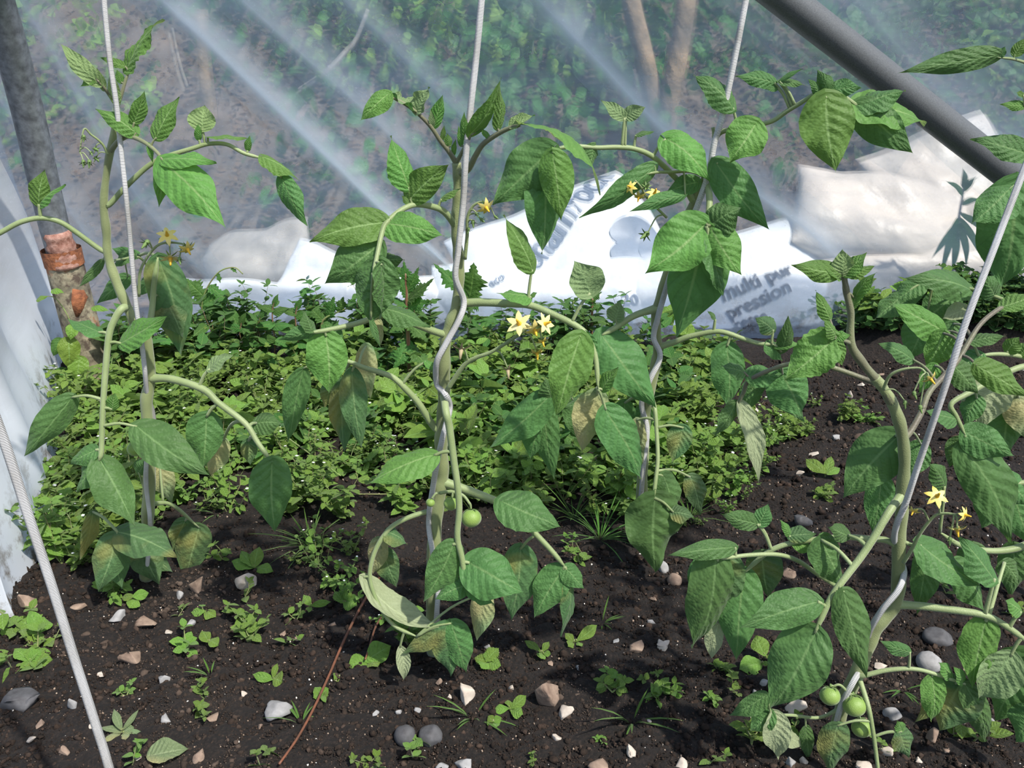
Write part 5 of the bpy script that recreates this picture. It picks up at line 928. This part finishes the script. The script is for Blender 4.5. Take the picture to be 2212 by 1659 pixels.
SM = [(390, 1282, 22, 18, 0), (167, 1304, 38, 16, 1), (362, 1361, 18, 20, 2), (415, 1344, 20, 18, 0), (460, 1546, 26, 22, 1), (138, 1612, 26, 30, 1), (358, 1554, 30, 18, 0), (217, 1448, 14, 14, 2), (66, 1595, 24, 12, 2), (958, 1653, 36, 18, 0), (903, 1539, 16, 18, 0), (861, 1543, 15, 15, 0),
      (950, 1470, 20, 18, 1), (1105, 1484, 13, 20, 2), (1053, 1396, 16, 14, 0), (1188, 1428, 14, 13, 1), (1200, 1587, 26, 14, 2), (972, 1509, 12, 14, 2), (1407, 1341, 18, 12, 0), (1472, 1652, 30, 26, 2), (1650, 1477, 24, 22, 0), (1635, 1497, 20, 16, 0), (1429, 1396, 26, 22, 2), (1903, 1436, 30, 14, 2),
      (1708, 1642, 24, 30, 0), (1738, 1638, 30, 24, 2), (1914, 1624, 28, 26, 2), (2042, 1625, 16, 12, 1), (1763, 1609, 16, 26, 1), (1866, 1657, 40, 16, 2), (1806, 951, 18, 16, 0), (1838, 849, 18, 20, 2), (1860, 827, 16, 9, 2), (1905, 804, 12, 10, 1), (1726, 1021, 18, 18, 2), (1757, 985, 22, 9, 2), (1680, 1230, 22, 16, 1), (610, 1360, 18, 10, 1), (720, 1347, 24, 14, 1), (810, 1545, 20, 12, 0), (525, 1496, 16, 14, 2), (88, 1560, 22, 16, 1), (200, 1570, 16, 14, 2), (300, 1640, 18, 14, 2), (1560, 1340, 14, 12, 2), (1402, 1560, 14, 10, 2), (1250, 1440, 12, 10, 0), (2140, 1560, 20, 16, 0), (1985, 1640, 18, 14, 2), (1410, 1290, 16, 12, 1), (1330, 1390, 14, 10, 0), (560, 1560, 14, 12, 1), (640, 1380, 16, 12, 1)]
KN = ['stone_grey', 'stone_brown', 'stone_pale']; KL = ['small grey pebble lying on the soil', 'small brown pebble lying on the soil', 'small pale chip lying on the soil']
for (x, y, w, h, k) in SM: stone(x, y, w, h, KN[k], KL[k], 'small pebbles on the soil')
OV = A([(1, 0, 0), (-1, 0, 0), (0, 1, 0), (0, -1, 0), (0, 0, 1), (0, 0, -1)], float); OF = A([(0, 2, 4), (2, 1, 4), (1, 3, 4), (3, 0, 4), (2, 0, 5), (1, 2, 5), (3, 1, 5), (0, 3, 5)])
def lumps(name, n, rects, smin, smax, mats, probs, lab, cat, p=2.2, IV1=IV1, IF1=IF1):
    pts = A([G(*spot(rects)) for _ in range(n)]); pts[:, 2] += rough(pts[:, 0], pts[:, 1]); k = FPX / ((pts - C0) @ Fv); s_ = (smin + (smax - smin) * rg.uniform(0, 1, n) ** p) / k
    fl = rg.uniform(.5, 1, (n, 3)); rot = rg.uniform(0, 6.283, n); base = IV1[None] * (1 + rg.normal(0, .26, (n, len(IV1), 1))) * fl[:, None] * s_[:, None, None]
    c, q = np.cos(rot)[:, None], np.sin(rot)[:, None]; v = np.stack([base[..., 0] * c - base[..., 1] * q, base[..., 0] * q + base[..., 1] * c, base[..., 2]], -1) + pts[:, None]; v[..., 2] += (s_ * .15)[:, None]
    F = (np.arange(n)[:, None, None] * len(IV1) + IF1[None]).reshape(-1, 3); mi = np.repeat(rg.choice(len(mats), n, p=probs), len(IF1))
    mesh(name, v.reshape(-1, 3), F, mats, smooth=False, mi=mi, kind='stuff', label=lab, category=cat)
SOILR = [(-60, 1180, 2280, 1690, 1.2), (1450, 780, 2212, 1180, 1.0), (120, 850, 1450, 1180, .5)]
lumps('soil_crumbs', 12000, SOILR, 1.8, 11, ['soil_crumb', 'soil_crumb_dry'], [.75, .25], 'dark crumbs of soil lying over the whole bed', 'soil', 3.0)
lumps('fine_soil', 60000, SOILR, 1.0, 4.2, ['soil_crumb', 'soil_crumb_dry', 'grit_pale'], [.70, .285, .015], 'fine dark grains of soil between the crumbs', 'soil', 1.6, OV, OF)
lumps('grit', 3200, SOILR, .8, 3.4, ['grit_pale', 'grit_white', 'stone_brown'], [.5, .2, .3], 'pale grit and tiny stones scattered over the soil', 'grit', 2.5)
